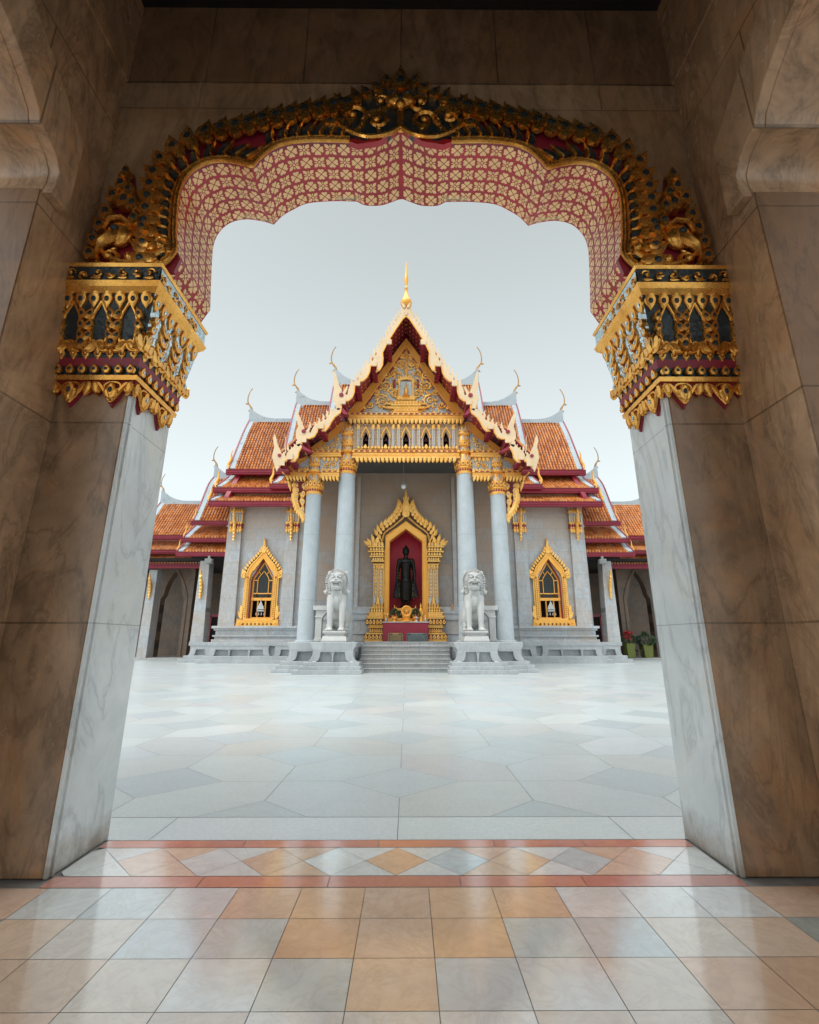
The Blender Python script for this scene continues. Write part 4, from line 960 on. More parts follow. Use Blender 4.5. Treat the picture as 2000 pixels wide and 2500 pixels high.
q = MB(); q.lathe([(.02, -.2), (.25, -.1), (.30, .06), (.27, .2), (.16, .42), (.085, .72), (.062, .95), (.10, .98), (.062, 1.02), (.05, 1.18), (.085, 1.34), (.115, 1.5), (.07, 1.78), (.04, 2.1), (.012, 2.62), (.004, 2.72)], (0, YG + .15, 17.95), 24)
o = q.build('gable_finial', M['gold_plain'], hall, smooth=True)
q = MB()
for s in (1, -1): q.leaf((s*.08, YG - .01, 17.62), (s*.3, 0, 1), NY, .34, .16, .06, .4*s); q.leaf((0, YG - .01, 17.45), (s*.15, 0, -1), NY, .3, .16, .05, 0)
q.build('finial_base', M['cream'], hall)
# ------------------------------------------------------------------ tiled roofs
def resamp(prof, step):
    L = [0]
    for a, b in zip(prof, prof[1:]): L.append(L[-1] + math.hypot(a[0]-b[0], a[1]-b[1]))
    n = max(2, round(L[-1] / step) + 1); return resample(prof, n)
def pantile(x0, x1, prof, cw=.21, rl=.27):
    mb = MB(); P = resamp(prof, rl); nc_ = max(1, round((x1 - x0) / cw)); cw = (x1 - x0) / nc_
    cs = [(-.5, 0, 1), (-.30, 0, 1), (-.30, .03, 0), (-.2, .075, 0), (0, .105, 0), (.2, .075, 0), (.30, .03, 0), (.30, 0, 1), (.5, 0, 1)]
    for c in range(nc_):
        xc = x0 + cw * (c + .5)
        for i in range(len(P) - 1):
            (ya, za), (yb, zb) = P[i], P[i+1]; l = math.hypot(yb-ya, zb-za); ny, nz = -(zb-za)/l, (yb-ya)/l
            if nz < 0: ny, nz = -ny, -nz
            vs = []
            for (y, z, lift) in ((ya, za, 0.), (yb + (yb-ya)*.06, zb + (zb-za)*.06, .045)):
                for u, h, m_ in cs: hh = h + (lift if m_ == 0 else lift*.3); vs.append((xc + u*cw, y + ny*hh, z + nz*hh))
            k = len(cs)
            mb.add(vs, [(j, j+1, k+j+1, k+j) for j in range(1, k-2) if 1 <= j <= 6], 0); mb.add(vs, [(0, 1, k+1, k), (k-2, k-1, 2*k-1, 2*k-2), (1, k-2, 2*k-2, k+1)], 1)
            mb.add([vs[k+j] for j in range(2, 7)], [(0, 1, 2, 3, 4)], 0)
        y, z = P[-1]; mb.leaf((xc, y - .04, z + .0), (0, -.25, 1), (0, -1, .1), .22, cw*.62, .03, 0, 0)
    return mb
def chofa(q, x, y, z, h, s=1, mat=0):
    # slender horn leaning out and curling back in, on a beaked neck
    pts = smooth([(x - .08*h, z - .28*h), (x + .0*h, z), (x + .09*h, z + .14*h), (x + .17*h, z + .28*h), (x + .19*h, z + .45*h), (x + .175*h, z + .62*h), (x + .12*h, z + .82*h), (x + .02*h, z + 1.0*h)], 4)
    n = len(pts); q.tube([(a, y, b) for a, b in pts], [.055*h*(1 - .55*min(1, i/n*2.2)) * (1 - .8*max(0, i/n - .45)) + .004 for i in range(n)], 7, mat)
    q.leaf((x + .16*h, y - .02, z + .20*h), (1, 0, -.1), NY, .12*h, .09*h, .04, 0, mat)
    q.leaf((x + .0*h, y - .02, z - .12*h), (.8, 0, -.4), NY, .14*h, .1*h, .04, 0, mat)
def hookfin(q, x, y, z, h, mat=0):
    pts = smooth([(x, z), (x + .12*h, z + .22*h), (x + .02*h, z + .5*h), (x + .03*h, z + .8*h), (x - .03*h, z + h)], 3)
    n = len(pts); q.tube([(a, y, b) for a, b in pts], [.11*h*(1 - i/n)**1.1 + .006 for i in range(n)], 6, mat)
def fascia(x0, x1, y, z1, h):
    q = MB()
    q.prism([(y + .30, z1), (y - .04, z1), (y - .04, z1 - h*.12), (y, z1 - h*.16), (y, z1 - h*.45), (y - .03, z1 - h*.5), (y - .03, z1 - h*.62), (y + .02, z1 - h*.66), (y + .02, z1 - h*.9), (y + .04, z1 - h), (y + .30, z1 - h)], x0, x1, 'YZ')
    k = x0 + .06
    while k < x1: q.box(k, k + .05, y - .055, y - .04, z1 - h*.11, z1 - .005); k += .12
    return q
def tier(parent, s, xin, xend, prof, fh=.33, plain_in=False, ridge=None, horn=1.6, hook=1.0, fin_x=None, extend=.28):
    """prof: (y,z) from the top down to the eave; xin..xend in |x|"""
    c = smooth(prof, 5) if len(prof) > 2 else prof
    roof = pantile(xin, xend - .30, c).build('roof', [M['tile'], M['tile_dark']], parent, mx=s, recalc=False)
    q = MB(); n = len(c)
    for i in range(n - 1):
        (ya, za), (yb, zb) = c[i], c[i+1]; l = math.hypot(yb-ya, zb-za); ny, nz = -(zb-za)/l, (yb-ya)/l
        if nz < 0: ny, nz = -ny, -nz
        q.prism([(ya - ny*.10, za - nz*.10), (yb - ny*.10, zb - nz*.10), (yb + ny*.14, zb + nz*.14), (ya + ny*.14, za + nz*.14)], xend - .36, xend - .02, 'YZ', 0)
        q.prism([(ya - ny*.24, za - nz*.24), (yb - ny*.24, zb - nz*.24), (yb + ny*.19, zb + nz*.19), (ya + ny*.19, za + nz*.19)], xend - .02, xend + .07, 'YZ', 1)
        q.prism([(ya - ny*.20, za - nz*.20), (yb - ny*.20, zb - nz*.20), (yb - ny*.05, zb - nz*.05), (ya - ny*.05, za - nz*.05)], xin, xend - .05, 'YZ', 2)
    q.build('verge', [M['plaster'], M['maroon'], M['maroon']], roof, mx=s)
    ye, ze = c[-1]; yt, zt = c[0]
    fascia(xin, xend + extend, ye - .02, ze + .02, fh).build('fascia', M['maroon'], roof, mx=s)
    f = MB()
    if hook: hookfin(f, xend + .02, ye + .1, ze + .05, hook); f.build('hooked_finial', M['gold'], roof, mx=s)
    if ridge:
        r = MB(); zf = ridge['z']; rise = ridge['rise']; w = ridge.get('w', 2.2); xe = xend + .05
        xs = [xin + (xe - xin) * i / 30 for i in range(31)]
        topc = [(x, zf + rise * max(0, 1 - (xe - x) / w) ** 2.4) for x in xs]
        P = topc + [(xe, zt - .35), (xe - .55, zt - .42), (xe - .75, zf - .30), (xin, zf - .34)]
        r.prism(P, yt - .16, yt + .16, 'XZ', 0); r.build('ridge_cap', M['plaster'], roof, mx=s)
        f = MB(); chofa(f, xe - .05, yt, topc[-1][1] + .05, horn)
        f.build('horn_finial', M['gold_dark'], roof, mx=s)
    return roof
for s in (1, -1):
    # outermost wing section, then the two higher ones
    tier(hall, s, 5.6, 12.43, [(34.1, 18.0), (33.15, 16.55), (32.16, 14.75), (31.2, 12.93)], .36, ridge={'z': 18.27, 'rise': .95, 'w': 2.3}, horn=1.75, hook=1.5)
    tier(hall, s, 5.6, 12.80, [(32.6, 13.0), (31.6, 12.15), (30.3, 11.28)], .34, hook=1.35)
    tier(hall, s, 7.25, 12.87, [(31.3, 11.2), (30.5, 10.62), (29.6, 10.12)], .33, hook=1.1, extend=.1)
    tier(hall, s, 4.6, 8.62, [(33.4, 19.15), (32.55, 17.5), (31.7, 15.5), (30.85, 13.45)], .36, ridge={'z': 19.4, 'rise': 1.1, 'w': 2.4}, horn=1.8, hook=0)
    tier(hall, s, 5.4, 8.95, [(31.9, 12.8), (30.9, 12.0), (29.9, 11.42)], .32, hook=1.35, extend=.22)
    tier(hall, s, 0.0, 5.72, [(33.4, 21.0), (32.5, 19.3), (31.6, 17.3), (30.8, 15.3)], .36, ridge={'z': 21.2, 'rise': 1.25, 'w': 2.4}, horn=1.95, hook=0)
    # gable walls under the wing roofs, far slopes of the roofs
    m = MB()
    for xe, prof in ((12.1, [(34.1, 17.8), (31.4, 12.4), (29.9, 10.6), (29.9, 10.2), (38.3, 10.2), (38.3, 10.6), (37, 12.6)]), (8.5, [(33.4, 19.1), (30.85, 13.2), (36, 13.2)]), (5.6, [(33.4, 20.9), (30.8, 15), (36, 15)])):
        m.prism(prof, xe - .3, xe, 'YZ')
    m.box(5.3, 12.25, 30.0, 31.5, 10.1, 10.3)
    m.build('gable_wall', M['maroon'], hall, mx=s)
    m = MB()
    for xa, xe, prof in ((5.6, 12.4, [(34.15, 18.0), (35.2, 16.5), (36.3, 14.7), (38.4, 10.4)]), (4.6, 8.6, [(33.45, 19.1), (35.2, 15.5), (36.2, 13.4)]), (0, 5.7, [(33.45, 20.95), (35.2, 17.3), (36.2, 15.3)])):
        for a, b in zip(prof, prof[1:]): m.prism([a, b, (b[0], b[1] - .2), (a[0], a[1] - .2)], xa, xe, 'YZ')
    m.build('rear_roof_slope', M['tile'], hall, mx=s)
    m = MB(); m.box(7.3, 8.0, 30.3, 30.75, 10.35, 10.62); m.leaf((7.45, 29.7, 10.2), (0, 0, 1), NY, .32, .2, .08); m.build('eave_corner_cap', M['plaster'], hall, mx=s)

# ------------------------------------------------------------------ niche of the portico
def flame_arch(q, curve, L, W, T, y, rows=2, step=.2, gl=None, lean=.55, mat=0):
    """curve climbs on the right side (x>0) from the spring to the apex, mirrored to the left"""
    for s in (1, -1):
        for r in range(rows):
            cc = offs(curve, r * L * .42)
            for k, (x, z, tx, tz, f) in enumerate(frames(cc, step, step * (.3 + .5*r))):
                if x < .03: continue
                nx, nz = tz, -tx; k2 = 1.0
                q.leaf((s*x, y - T*.3*(r), z), (s*(nx*(1 - lean) + tx*lean), 0, nz*(1 - lean) + tz*lean), NY, L*(.9 + .25*r), W, T, .2*s, mat, eye=gl)
YN = 24.7
q = MB()
hw = .86
sm = smooth([(hw, 2.2), (hw, 4.5), (hw, 6.40), (.0, 7.10)], 3, sharp=(2,))
# plain gold frame (front face proud, reveal behind) with a cusped outer edge
for s in (1, -1):
    P = [(hw, 2.18), (hw, 6.42), (0, 7.10), (0, 7.62), (.25, 7.42), (.52, 7.20), (.74, 7.02), (.80, 6.93), (.98, 6.86), (1.10, 6.66), (1.13, 6.35), (1.13, 2.18)]
    q.prism([(s*x, z) for x, z in P][::s], YN - .02, YN + .5, mat=4)
    q.tube([(s*x, YN - .05, z) for x, z in [(1.12, 2.2), (1.12, 6.35)] + smooth([(1.12, 6.4), (1.08, 6.68), (.97, 6.87), (.80, 6.95)], 3) + smooth([(.80, 6.95), (.55, 7.2), (.25, 7.44), (0, 7.66)], 3)], .05, 7, 0)
    q.tube([(s*x, YN - .03, z) for x, z in [(hw + .03, 2.2), (hw + .03, 6.43), (0, 7.12)]], .025, 6, 4)
    # jamb pilaster stack: base, shaft, capital
    def pl(z0, z1, xa, xb, d, mat=0): q.box(min(s*xa, s*xb), max(s*xa, s*xb), YN - d, YN + .3, z0, z1, mat)
    for z0, z1, w, d in ((1.24, 1.36, 2.04, .52), (1.36, 1.58, 2.08, .56), (1.58, 1.66, 1.98, .48), (1.66, 1.9, 1.84, .40), (1.9, 1.96, 1.9, .46), (1.96, 2.06, 1.86, .42), (2.06, 2.34, 2.02, .52), (2.34, 2.42, 1.92, .46), (2.42, 2.5, 1.98, .48),
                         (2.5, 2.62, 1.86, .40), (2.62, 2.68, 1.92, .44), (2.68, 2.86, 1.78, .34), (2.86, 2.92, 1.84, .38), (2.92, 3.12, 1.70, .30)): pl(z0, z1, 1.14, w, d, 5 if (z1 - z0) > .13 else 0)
    for z0, zz, w, d, n, L in ((1.37, 0, 2.08, .57, 5, .2), (1.68, 0, 1.84, .41, 6, .2), (2.08, 0, 2.02, .53, 5, .24), (2.5, 0, 1.86, .41, 6, .13), (2.69, 0, 1.78, .35, 5, .18), (2.93, 0, 1.7, .31, 4, .24), (3.1, 0, 1.7, .3, 3, .42)):
        for k in range(n): q.leaf((s*(1.16 + (w - 1.16)*(k + .5)/n), YN - d, z0), (0, 0, 1), NY, L, (w - 1.16)/n*.9, .05, 0, 3 if z0 > 3 and k != 1 else 0, eye=2 if L > .19 and z0 < 3 else None)
    pl(3.12, 5.1, 1.14, 1.68, .26, 1); 
    for xx in (1.17, 1.44, 1.65): q.tube([(s*xx, YN - .27, 3.1), (s*xx, YN - .27, 5.1)], .032, 6, 0)
    for k in range(19):
        for xx in (1.30, 1.545): q.leaf((s*xx, YN - .265, 3.3 + k*.092), (0, 0, 1), NY, .08, .12 if xx < 1.4 else .09, .02, 0, 3 if k % 2 else 0, flame=False)
    for k, (z0, z1, w, d) in enumerate(((5.1, 5.16, 1.72, .34), (5.16, 5.26, 1.70, .30), (5.26, 5.33, 1.80, .38), (5.33, 5.5, 1.76, .34), (5.5, 5.57, 1.90, .42), (5.57, 5.75, 1.86, .40), (5.75, 5.82, 1.98, .48), (5.82, 6.0, 1.90, .44), (6.0, 6.06, 2.0, .5), (6.06, 6.22, 1.9, .44))): pl(z0, z1, 1.14, w, d, 5 if k % 2 else 0)
    for z0, w, d, n, L in ((5.08, 1.72, .30, 4, -.24), (5.34, 1.76, .35, 5, .15), (5.58, 1.86, .41, 5, .17), (5.83, 1.9, .45, 5, .17), (6.06, 1.95, .45, 5, .26)):
        for k in range(n): q.leaf((s*(1.16 + (w - 1.16)*(k + .5)/n), YN - d, z0), (0, 0, 1 if L > 0 else -1), NY, abs(L), (w - 1.16)/n*.95, .06, 0, 0, eye=3 if k % 2 else None)
    # end flames of the arch and their scroll
    for x, z, dx, dz, L in ((1.85, 6.15, .5, 1, .42), (1.95, 6.1, .75, .9, .40), (1.72, 6.3, .15, 1, .45), (1.55, 6.25, -.3, 1, .4), (1.62, 6.0, .2, 1, .4)): q.leaf((s*x, YN - .42, z), (s*dx, 0, dz), NY, L, .2, .1, .2*s, 0)
    q.spiral((s*1.42, YN - .40, 6.32), (s, 0, 0), NY, .19, 1.3, 0, .045, s, 0, 5); q.spiral((s*1.75, YN - .42, 6.25), (s, 0, 0), NY, .15, 1.2, 0, .04, -s, 0, 4)
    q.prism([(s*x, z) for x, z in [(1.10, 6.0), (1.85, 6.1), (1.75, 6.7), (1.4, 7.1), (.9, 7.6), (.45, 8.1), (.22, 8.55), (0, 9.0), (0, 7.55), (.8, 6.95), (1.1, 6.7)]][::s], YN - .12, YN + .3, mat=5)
cv = smooth([(1.40, 6.45), (1.30, 6.85), (1.02, 7.15), (.75, 7.35), (.45, 7.68), (.25, 8.0), (.12, 8.35)], 6)
flame_arch(q, cv, .40, .205, .13, YN - .15, 2, .235, None, .62)
flame_arch(q, smooth([(1.22, 6.4), (1.15, 6.75), (.98, 6.95), (.7, 7.15), (.35, 7.45), (.08, 7.7)], 5), .12, .10, .07, YN - .12, 1, .09, None, .3)
for z, L, W in ((7.70, .6, .46), (7.95, .6, .44), (8.2, .6, .38), (8.45, .55, .27), (8.66, .64, .15)): q.leaf((0, YN - .2, z), (0, 0, 1), NY, L, W, .12, 0, 0)
for z in (7.85, 8.1, 8.35, 8.6):
    for s in (1, -1): q.leaf((s*.06, YN - .22, z), (s*.35, 0, 1), NY, .3, .13, .09, 0, 0)
q.build('niche_frame', G_, hall)
m = MB(); m.box(-1.2, 1.2, 26.0, 26.1, 1.3, 7.2); m.box(-1.3, -1.13, YN + .3, 26.0, 1.3, 7.2); m.box(1.13, 1.3, YN + .3, 26.0, 1.3, 7.2); m.box(-1.2, 1.2, YN + .3, 26.0, 7.15, 7.2); m.box(-1.2, 1.2, 25.35, 26.0, 1.3, 2.2)
m.build('niche_lining', M['niche_red'], hall)

# ------------------------------------------------------------------ wing windows
for s in (1, -1):
    xc = 9.37; YW = 30.8
    q = MB(); X = lambda x: x + xc
    for t in (1, -1):
        P = [(t*x + xc, z) for x, z in [(.78, 2.62), (.78, 5.2), (.75, 5.45), (.65, 5.66), (.48, 5.80), (.44, 5.90), (0, 6.50), (0, 6.95), (.45, 6.45), (.80, 6.08), (.98, 5.75), (1.03, 5.45), (1.02, 5.2), (.98, 2.62)]]
        q.prism(P[::t], YW - .2, YW + .02, mat=4)
        for xx, mt in ((.84, 0), (.97, 0)): q.tube([(X(t*xx), YW - .21, 2.62), (X(t*xx), YW - .21, 5.2)], .035, 6, mt)
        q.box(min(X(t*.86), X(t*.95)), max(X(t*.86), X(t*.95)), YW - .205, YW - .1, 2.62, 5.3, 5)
        for k in range(20): q.leaf((X(t*.905), YW - .21, 2.65 + k*.128), (t*.2, 0, 1), NY, .11, .085, .04, 0, 0)
        for k in range(17): q.leaf((X(t*1.05), YW - .15, 3.1 + k*.125), (t*.25, 0, 1), NY, .15, .12, .05, 0, 0)
        # head volutes and foot flames
        q.spiral((X(t*1.12), YW - .2, 5.42), (t, 0, 0), NY, .19, 1.3, -PI*.4, .06, t, 0, 4); q.leaf((X(t*1.22), YW - .2, 5.45), (t*.15, 0, 1), NY, .42, .2, .08, 0, 0); q.leaf((X(t*1.1), YW - .22, 5.2), (t*.4, 0, 1), NY, .3, .2, .08, 0, 0)
        for z, L, dx in ((2.62, .75, .12), (2.66, .5, .45), (2.9, .45, .1), (3.15, .35, .2)): q.leaf((X(t*1.1), YW - .18, z), (t*dx, 0, 1), NY, L, .22, .09, .25*t, 0)
    fl = MB()
    cvw = smooth([(1.03, 5.30), (1.05, 5.6), (.95, 5.92), (.72, 6.24), (.45, 6.55), (.22, 6.85), (.08, 7.1)], 5)
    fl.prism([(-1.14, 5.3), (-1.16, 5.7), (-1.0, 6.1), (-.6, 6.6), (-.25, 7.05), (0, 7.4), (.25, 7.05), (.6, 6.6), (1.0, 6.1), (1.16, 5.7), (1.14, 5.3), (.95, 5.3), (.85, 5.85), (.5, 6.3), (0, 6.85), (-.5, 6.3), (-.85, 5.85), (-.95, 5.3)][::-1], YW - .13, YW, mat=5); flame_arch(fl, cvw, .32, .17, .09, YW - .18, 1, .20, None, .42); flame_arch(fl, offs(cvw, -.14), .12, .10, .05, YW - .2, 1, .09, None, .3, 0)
    for z, L, W in ((6.85, .5, .36), (7.1, .5, .24), (7.3, .62, .13)): fl.leaf((0, YW - .2, z), (0, 0, 1), NY, L, W, .10, 0, 0)
    fl.prism([(-.3, 6.75), (.3, 6.75), (.16, 7.15), (.05, 7.5), (0, 7.86), (-.05, 7.5), (-.16, 7.15)][::-1], YW - .14, YW)
    q.add([(x + xc, y, z) for x, y, z in fl.v], fl.f); q.m[-len(fl.f):] = fl.m
    win = q.build('window', G_, hall, mx=s)
    q = MB()   # boat-shaped gilded sill
    q.prism([(xc - 1.36, 2.17), (xc - 1.3, 2.5), (xc - 1.32, 2.62), (xc - 1.0, 2.56), (xc, 2.54), (xc + 1.0, 2.56), (xc + 1.32, 2.62), (xc + 1.3, 2.5), (xc + 1.36, 2.17), (xc + 1.0, 2.2), (xc + .9, 2.36), (xc - .9, 2.36), (xc - 1.0, 2.2)], 30.38, 30.8, mat=4)
    q.box(xc - 1.1, xc + 1.1, 30.5, 30.8, 2.17, 2.36, 2); q.box(xc - 1.3, xc + 1.3, 30.40, 30.8, 2.17, 2.22, 0); q.box(xc - .95, xc + .95, 30.44, 30.8, 2.55, 2.64, 0)
    for k in range(7): q.leaf((xc - .75 + k*.25, 30.42, 2.36), (0, 0, -1), NY, .17 if k % 3 else .2, .22, .05, 0, 0)
    for t in (1, -1): q.spiral((xc + t*1.15, 30.4, 2.36), (t, 0, 0), NY, .12, 1.1, 0, .035, -t, 0, 2)
    q.build('sill', G_, win, mx=s)
    q = MB(); Yf = 31.02; lin = [(.74, 2.62), (.74, 5.15), (.70, 5.33), (0, 6.42)]
    for t in (1, -1):
        q.prism([(xc + t*x, z) for x, z in [(.76, 2.62), (.76, 5.2), (0, 6.5), (0, 6.22), (.60, 5.2), (.60, 2.62)]][::t], Yf, Yf + .08)
        q.tube([(xc + t*x, Yf, z) for x, z in smooth([(.36, 3.95), (.36, 5.15), (.30, 5.32), (0, 5.72)], 3, sharp=(1, 2))], .035, 6)
        q.tube([(xc + t*.34, Yf, 5.35), (xc + t*.52, Yf, 5.6)], .03, 6) if False else q.tube([(xc + t*.2, Yf, 5.5), (xc + t*.36, Yf, 5.75)], .03, 6)
        q.box(xc + min(t*.36, t*.62), xc + max(t*.36, t*.62), Yf - .02, Yf + .05, 5.08, 5.14)
        q.tube([(xc + t*.25, Yf + .0, 2.7), (xc + t*.25, Yf + .0, 3.9)], .05, 8); q.tube([(xc + t*.36, Yf, 3.95), (xc + t*.36, Yf, 4.25)], .035, 6)
    q.box(xc - .62, xc + .62, Yf - .02, Yf + .05, 4.22, 4.29); q.box(xc - .76, xc + .76, Yf - .08, Yf + .08, 3.80, 3.98); q.box(xc - .76, xc + .76, Yf - .06, Yf + .08, 2.60, 2.74)
    q.build('frame', M['gold_plain'], win, mx=s)
    q = MB(); q.prism([(xc - .74, 3.9), (xc + .74, 3.9), (xc + .74, 5.2), (xc, 6.5), (xc - .74, 5.2)], Yf + .06, Yf + .075)
    for t in (1, -1):
        for k in range(7): q.leaf((xc + t*(.06 + .03*k), Yf + .055, 4.4 + .16*k), (t*.5, 0, 1), NY, .12, .05, .008, 0, 1)
    q.build('pane', [M['glass_dark'], M['plaque']], win, mx=s)
    q = MB(); q.box(xc - .76, xc - .70, YW + .02, Yf, 2.6, 5.2); q.box(xc + .70, xc + .76, YW + .02, Yf, 2.6, 5.2)
    for t in (1, -1): q.prism([(xc + t*.76, 5.2), (xc + t*.70, 5.2), (xc, 6.42), (xc, 6.5)][::t], YW + .02, Yf)
    q.build('reveal', M['maroon'], win, mx=s)
    # hanging flower ornament in the open lower half
    h = MB(); x0 = xc + .02
    h.lathe([(.004, .5), (.012, .42), (.03, .40), (.012, .36)], (x0, 30.9, 3.42), 8); h.tube([(x0, 30.9, 3.80), (x0, 30.9, 3.95)], .006, 4)
    h.prism([(x0 - .20, 3.30), (x0 + .20, 3.30), (x0 + .20, 3.42), (x0 + .12, 3.52), (x0 + .06, 3.66), (x0, 3.82), (x0 - .06, 3.66), (x0 - .12, 3.52), (x0 - .20, 3.42)], 30.88, 30.92)
    h.box(x0 - .24, x0 + .24, 30.86, 30.94, 3.24, 3.30); h.box(x0 - .22, x0 + .22, 30.87, 30.93, 3.12, 3.2)
    for k in range(9): h.tube([(x0 - .22 + k*.055, 30.9, 3.2), (x0 - .22 + k*.055, 30.9, 3.06)], .012, 5)
    for k in range(4): h.lathe([(.005, 0), (.02, -.02), (.045, -.13), (.045, -.16), (.01, -.17)], (x0 - .26 + k*.175, 30.9, 3.03), 8); h.tube([(x0 - .26 + k*.175, 30.9, 3.04), (x0 - .22 + k*.147, 30.9, 3.15)], .005, 4)
    tag(h.build('hanging_ornament', M['white_metal'], None, mx=s), 'silvery hanging ornament with tassels inside the %s wing window' % ('right' if s > 0 else 'left'), 'ornament', 'ornaments hanging in the wing windows')

# ------------------------------------------------------------------ flanking galleries
for s in (1, -1):
    side = 'right' if s > 0 else 'left'
    ga = empty('side_gallery', 'low open %s gallery with orange tiled roofs beside the temple hall' % side, 'gallery', (s*17, 34, 0), 'galleries flanking the temple hall')
    tier(ga, s, 11.6, 14.6, [(33.9, 13.2), (33.1, 12.3), (32.3, 10.7), (31.5, 9.25)], .27, ridge={'z': 13.35, 'rise': 1.0, 'w': 2.0}, horn=1.45, hook=1.0)
    tier(ga, s, 11.6, 15.0, [(32.9, 9.2), (32.0, 8.55), (31.25, 7.98)], .26, hook=.95)
    tier(ga, s, 11.6, 15.2, [(32.2, 7.9), (31.6, 7.4), (31.0, 6.98)], .28, hook=.85, extend=.15)
    # lower farther section
    def far(xin, xend, prof, **k): return tier(ga, s, xin, xend, prof, **k)
    far(14.4, 20.6, [(38, 12.4), (37.3, 11.5), (36.4, 10.2), (35.6, 9.15)], fh=.33, ridge={'z': 12.62, 'rise': 1.0, 'w': 2.4}, horn=1.4, hook=1.1)
    far(14.6, 21.0, [(36.8, 9.0), (36.0, 8.4), (35.2, 7.92)], fh=.31, hook=1.0)
    far(15.0, 21.2, [(36.0, 7.75), (35.3, 7.2), (34.6, 6.78)], fh=.34, hook=0)
    m = MB(); m.box(14.75, 15.4, 34.7, 35.0, 6.95, 7.12); m.leaf((14.95, 34.62, 6.95), (0, 0, 1), NY, .4, .2, .08); m.build('eave_corner_cap', M['plaster'], ga, mx=s)
    for (xb0, xb1, xt0, xt1, y, zb, zt) in ((13.11, 13.95, 13.28, 13.9, 31.5, 1.2, 6.5), (18.5, 19.2, 18.55, 19.15, 35.0, 0, 6.4), (12.4, 12.9, 12.45, 12.85, 34.4, 1.2, 6.5)):
        m = MB(); m.frust(xb0, xb1, y, y + .85, zb, xt0, xt1, y + .03, y + .8, zt); m.build('gallery_pillar', M['temple_marble'], ga, mx=s, bevel=.01)
        if y != 34.4:
            q = MB(); xm = (xt0 + xt1) / 2 + .0; z0 = 4.1 if y < 33 else 4.4
            pts = smooth([(xm, y - .02, z0), (xm, y - .08, z0 + .35), (xm, y - .12, z0 + .8), (xm, y - .28, z0 + 1.25), (xm, y - .45, z0 + 1.75)], 4)
            q.tube(pts, [.02 + .09*math.sin(PI*min(1, (i + 1)/len(pts)*.85 + .1)) for i in range(len(pts))], 8)
            for i in range(1, len(pts) - 2, 2): q.leaf(pts[i], (0, -.5, -1), (0, -1, .5), .25, .2, .06)
            q.build('eave_bracket', M['gold'], ga, mx=s)
    m = MB(); m.box(11.9, 26, 40.5, 41, 0, 7.2); m.box(12.0, 12.3, 31.5, 40.5, 1.0, 7); m.build('gallery_wall', M['gallery_marble'], ga, mx=s)
    # pointed marble arch between the bays
    m = MB(); P = [(18.9, 0), (18.9, 4.4), (18.72, 4.7), (18.66, 5.1), (18.5, 5.7), (18.0, 6.6), (17.5, 5.7), (17.34, 5.1), (17.28, 4.7), (17.1, 4.4), (17.1, 0), (16.5, 0), (16.5, 6.95), (19.5, 6.95), (19.5, 0)]
    m.prism(P, 36.8, 37.4); P = [(17.1, 4.4), (17.1, 0), (16.85, 0), (16.85, 4.5), (17.05, 5.2), (17.35, 5.9), (18.0, 6.9), (18.65, 5.9), (18.95, 5.2), (19.15, 4.5), (19.15, 0), (18.9, 0), (18.9, 4.4), (18.72, 4.7), (18.66, 5.1), (18.5, 5.7), (18.0, 6.6), (17.5, 5.7), (17.34, 5.1), (17.28, 4.7)]; m.prism(P, 36.72, 36.8); m.build('pointed_arch', M['gallery_marble'], ga, mx=s)
    m = MB(); m.box(14.0, 26, 33.9, 40.5, 6.9, 7.1); m.box(11.6, 14.4, 31.2, 40.5, 6.6, 6.8); m.build('gallery_ceiling', M['void'], ga, mx=s)
    m = MB(); m.box(14.2, 24, 34.4, 41, 0, .12); m.build('gallery_step', M['step_marble'], ga, mx=s)
    m = MB(); m.box(14.35, 14.55, 37.9, 38.1, 0, 3.3, 1); m.box(14.55, 15.5, 37.9, 38.1, 3.1, 3.3, 0); m.box(15.3, 15.5, 37.9, 38.1, 0, 3.2, 0); m.box(14.5, 15.35, 38.0, 38.05, 0, 3.2, 2)
    m.build('gallery_door', [M['maroon'], M['gold_plain'], M['void']], ga, mx=s); m = MB()
    m.box(12.6, 12.8, 36.2, 36.4, 1.2, 3.9, 0); m.box(12.0, 12.6, 36.2, 36.4, 3.7, 3.9, 0); m.box(12.0, 12.6, 36.3, 36.35, 1.2, 3.8, 2); m.box(12.82, 12.9, 36.1, 36.3, 1.2, 3.9, 1)
    m.build('gallery_door', [M['maroon'], M['gold_plain'], M['void']], ga, mx=s)
    f = MB(); f.box(12.9, 13.35, 30.92, 31.25, 6.24, 6.55)
    for k in range(4): f.box(12.92, 13.33, 30.90, 30.92, 6.27 + k*.07, 6.30 + k*.07)
    f.box(13.05, 13.2, 31.0, 31.15, 6.55, 6.75)
    tag(f.build('floodlight', M['grey_metal'], None, mx=s, bevel=.01), 'grey slatted floodlight under the eave of the %s gallery' % side, 'floodlight', 'floodlights under the gallery eaves')
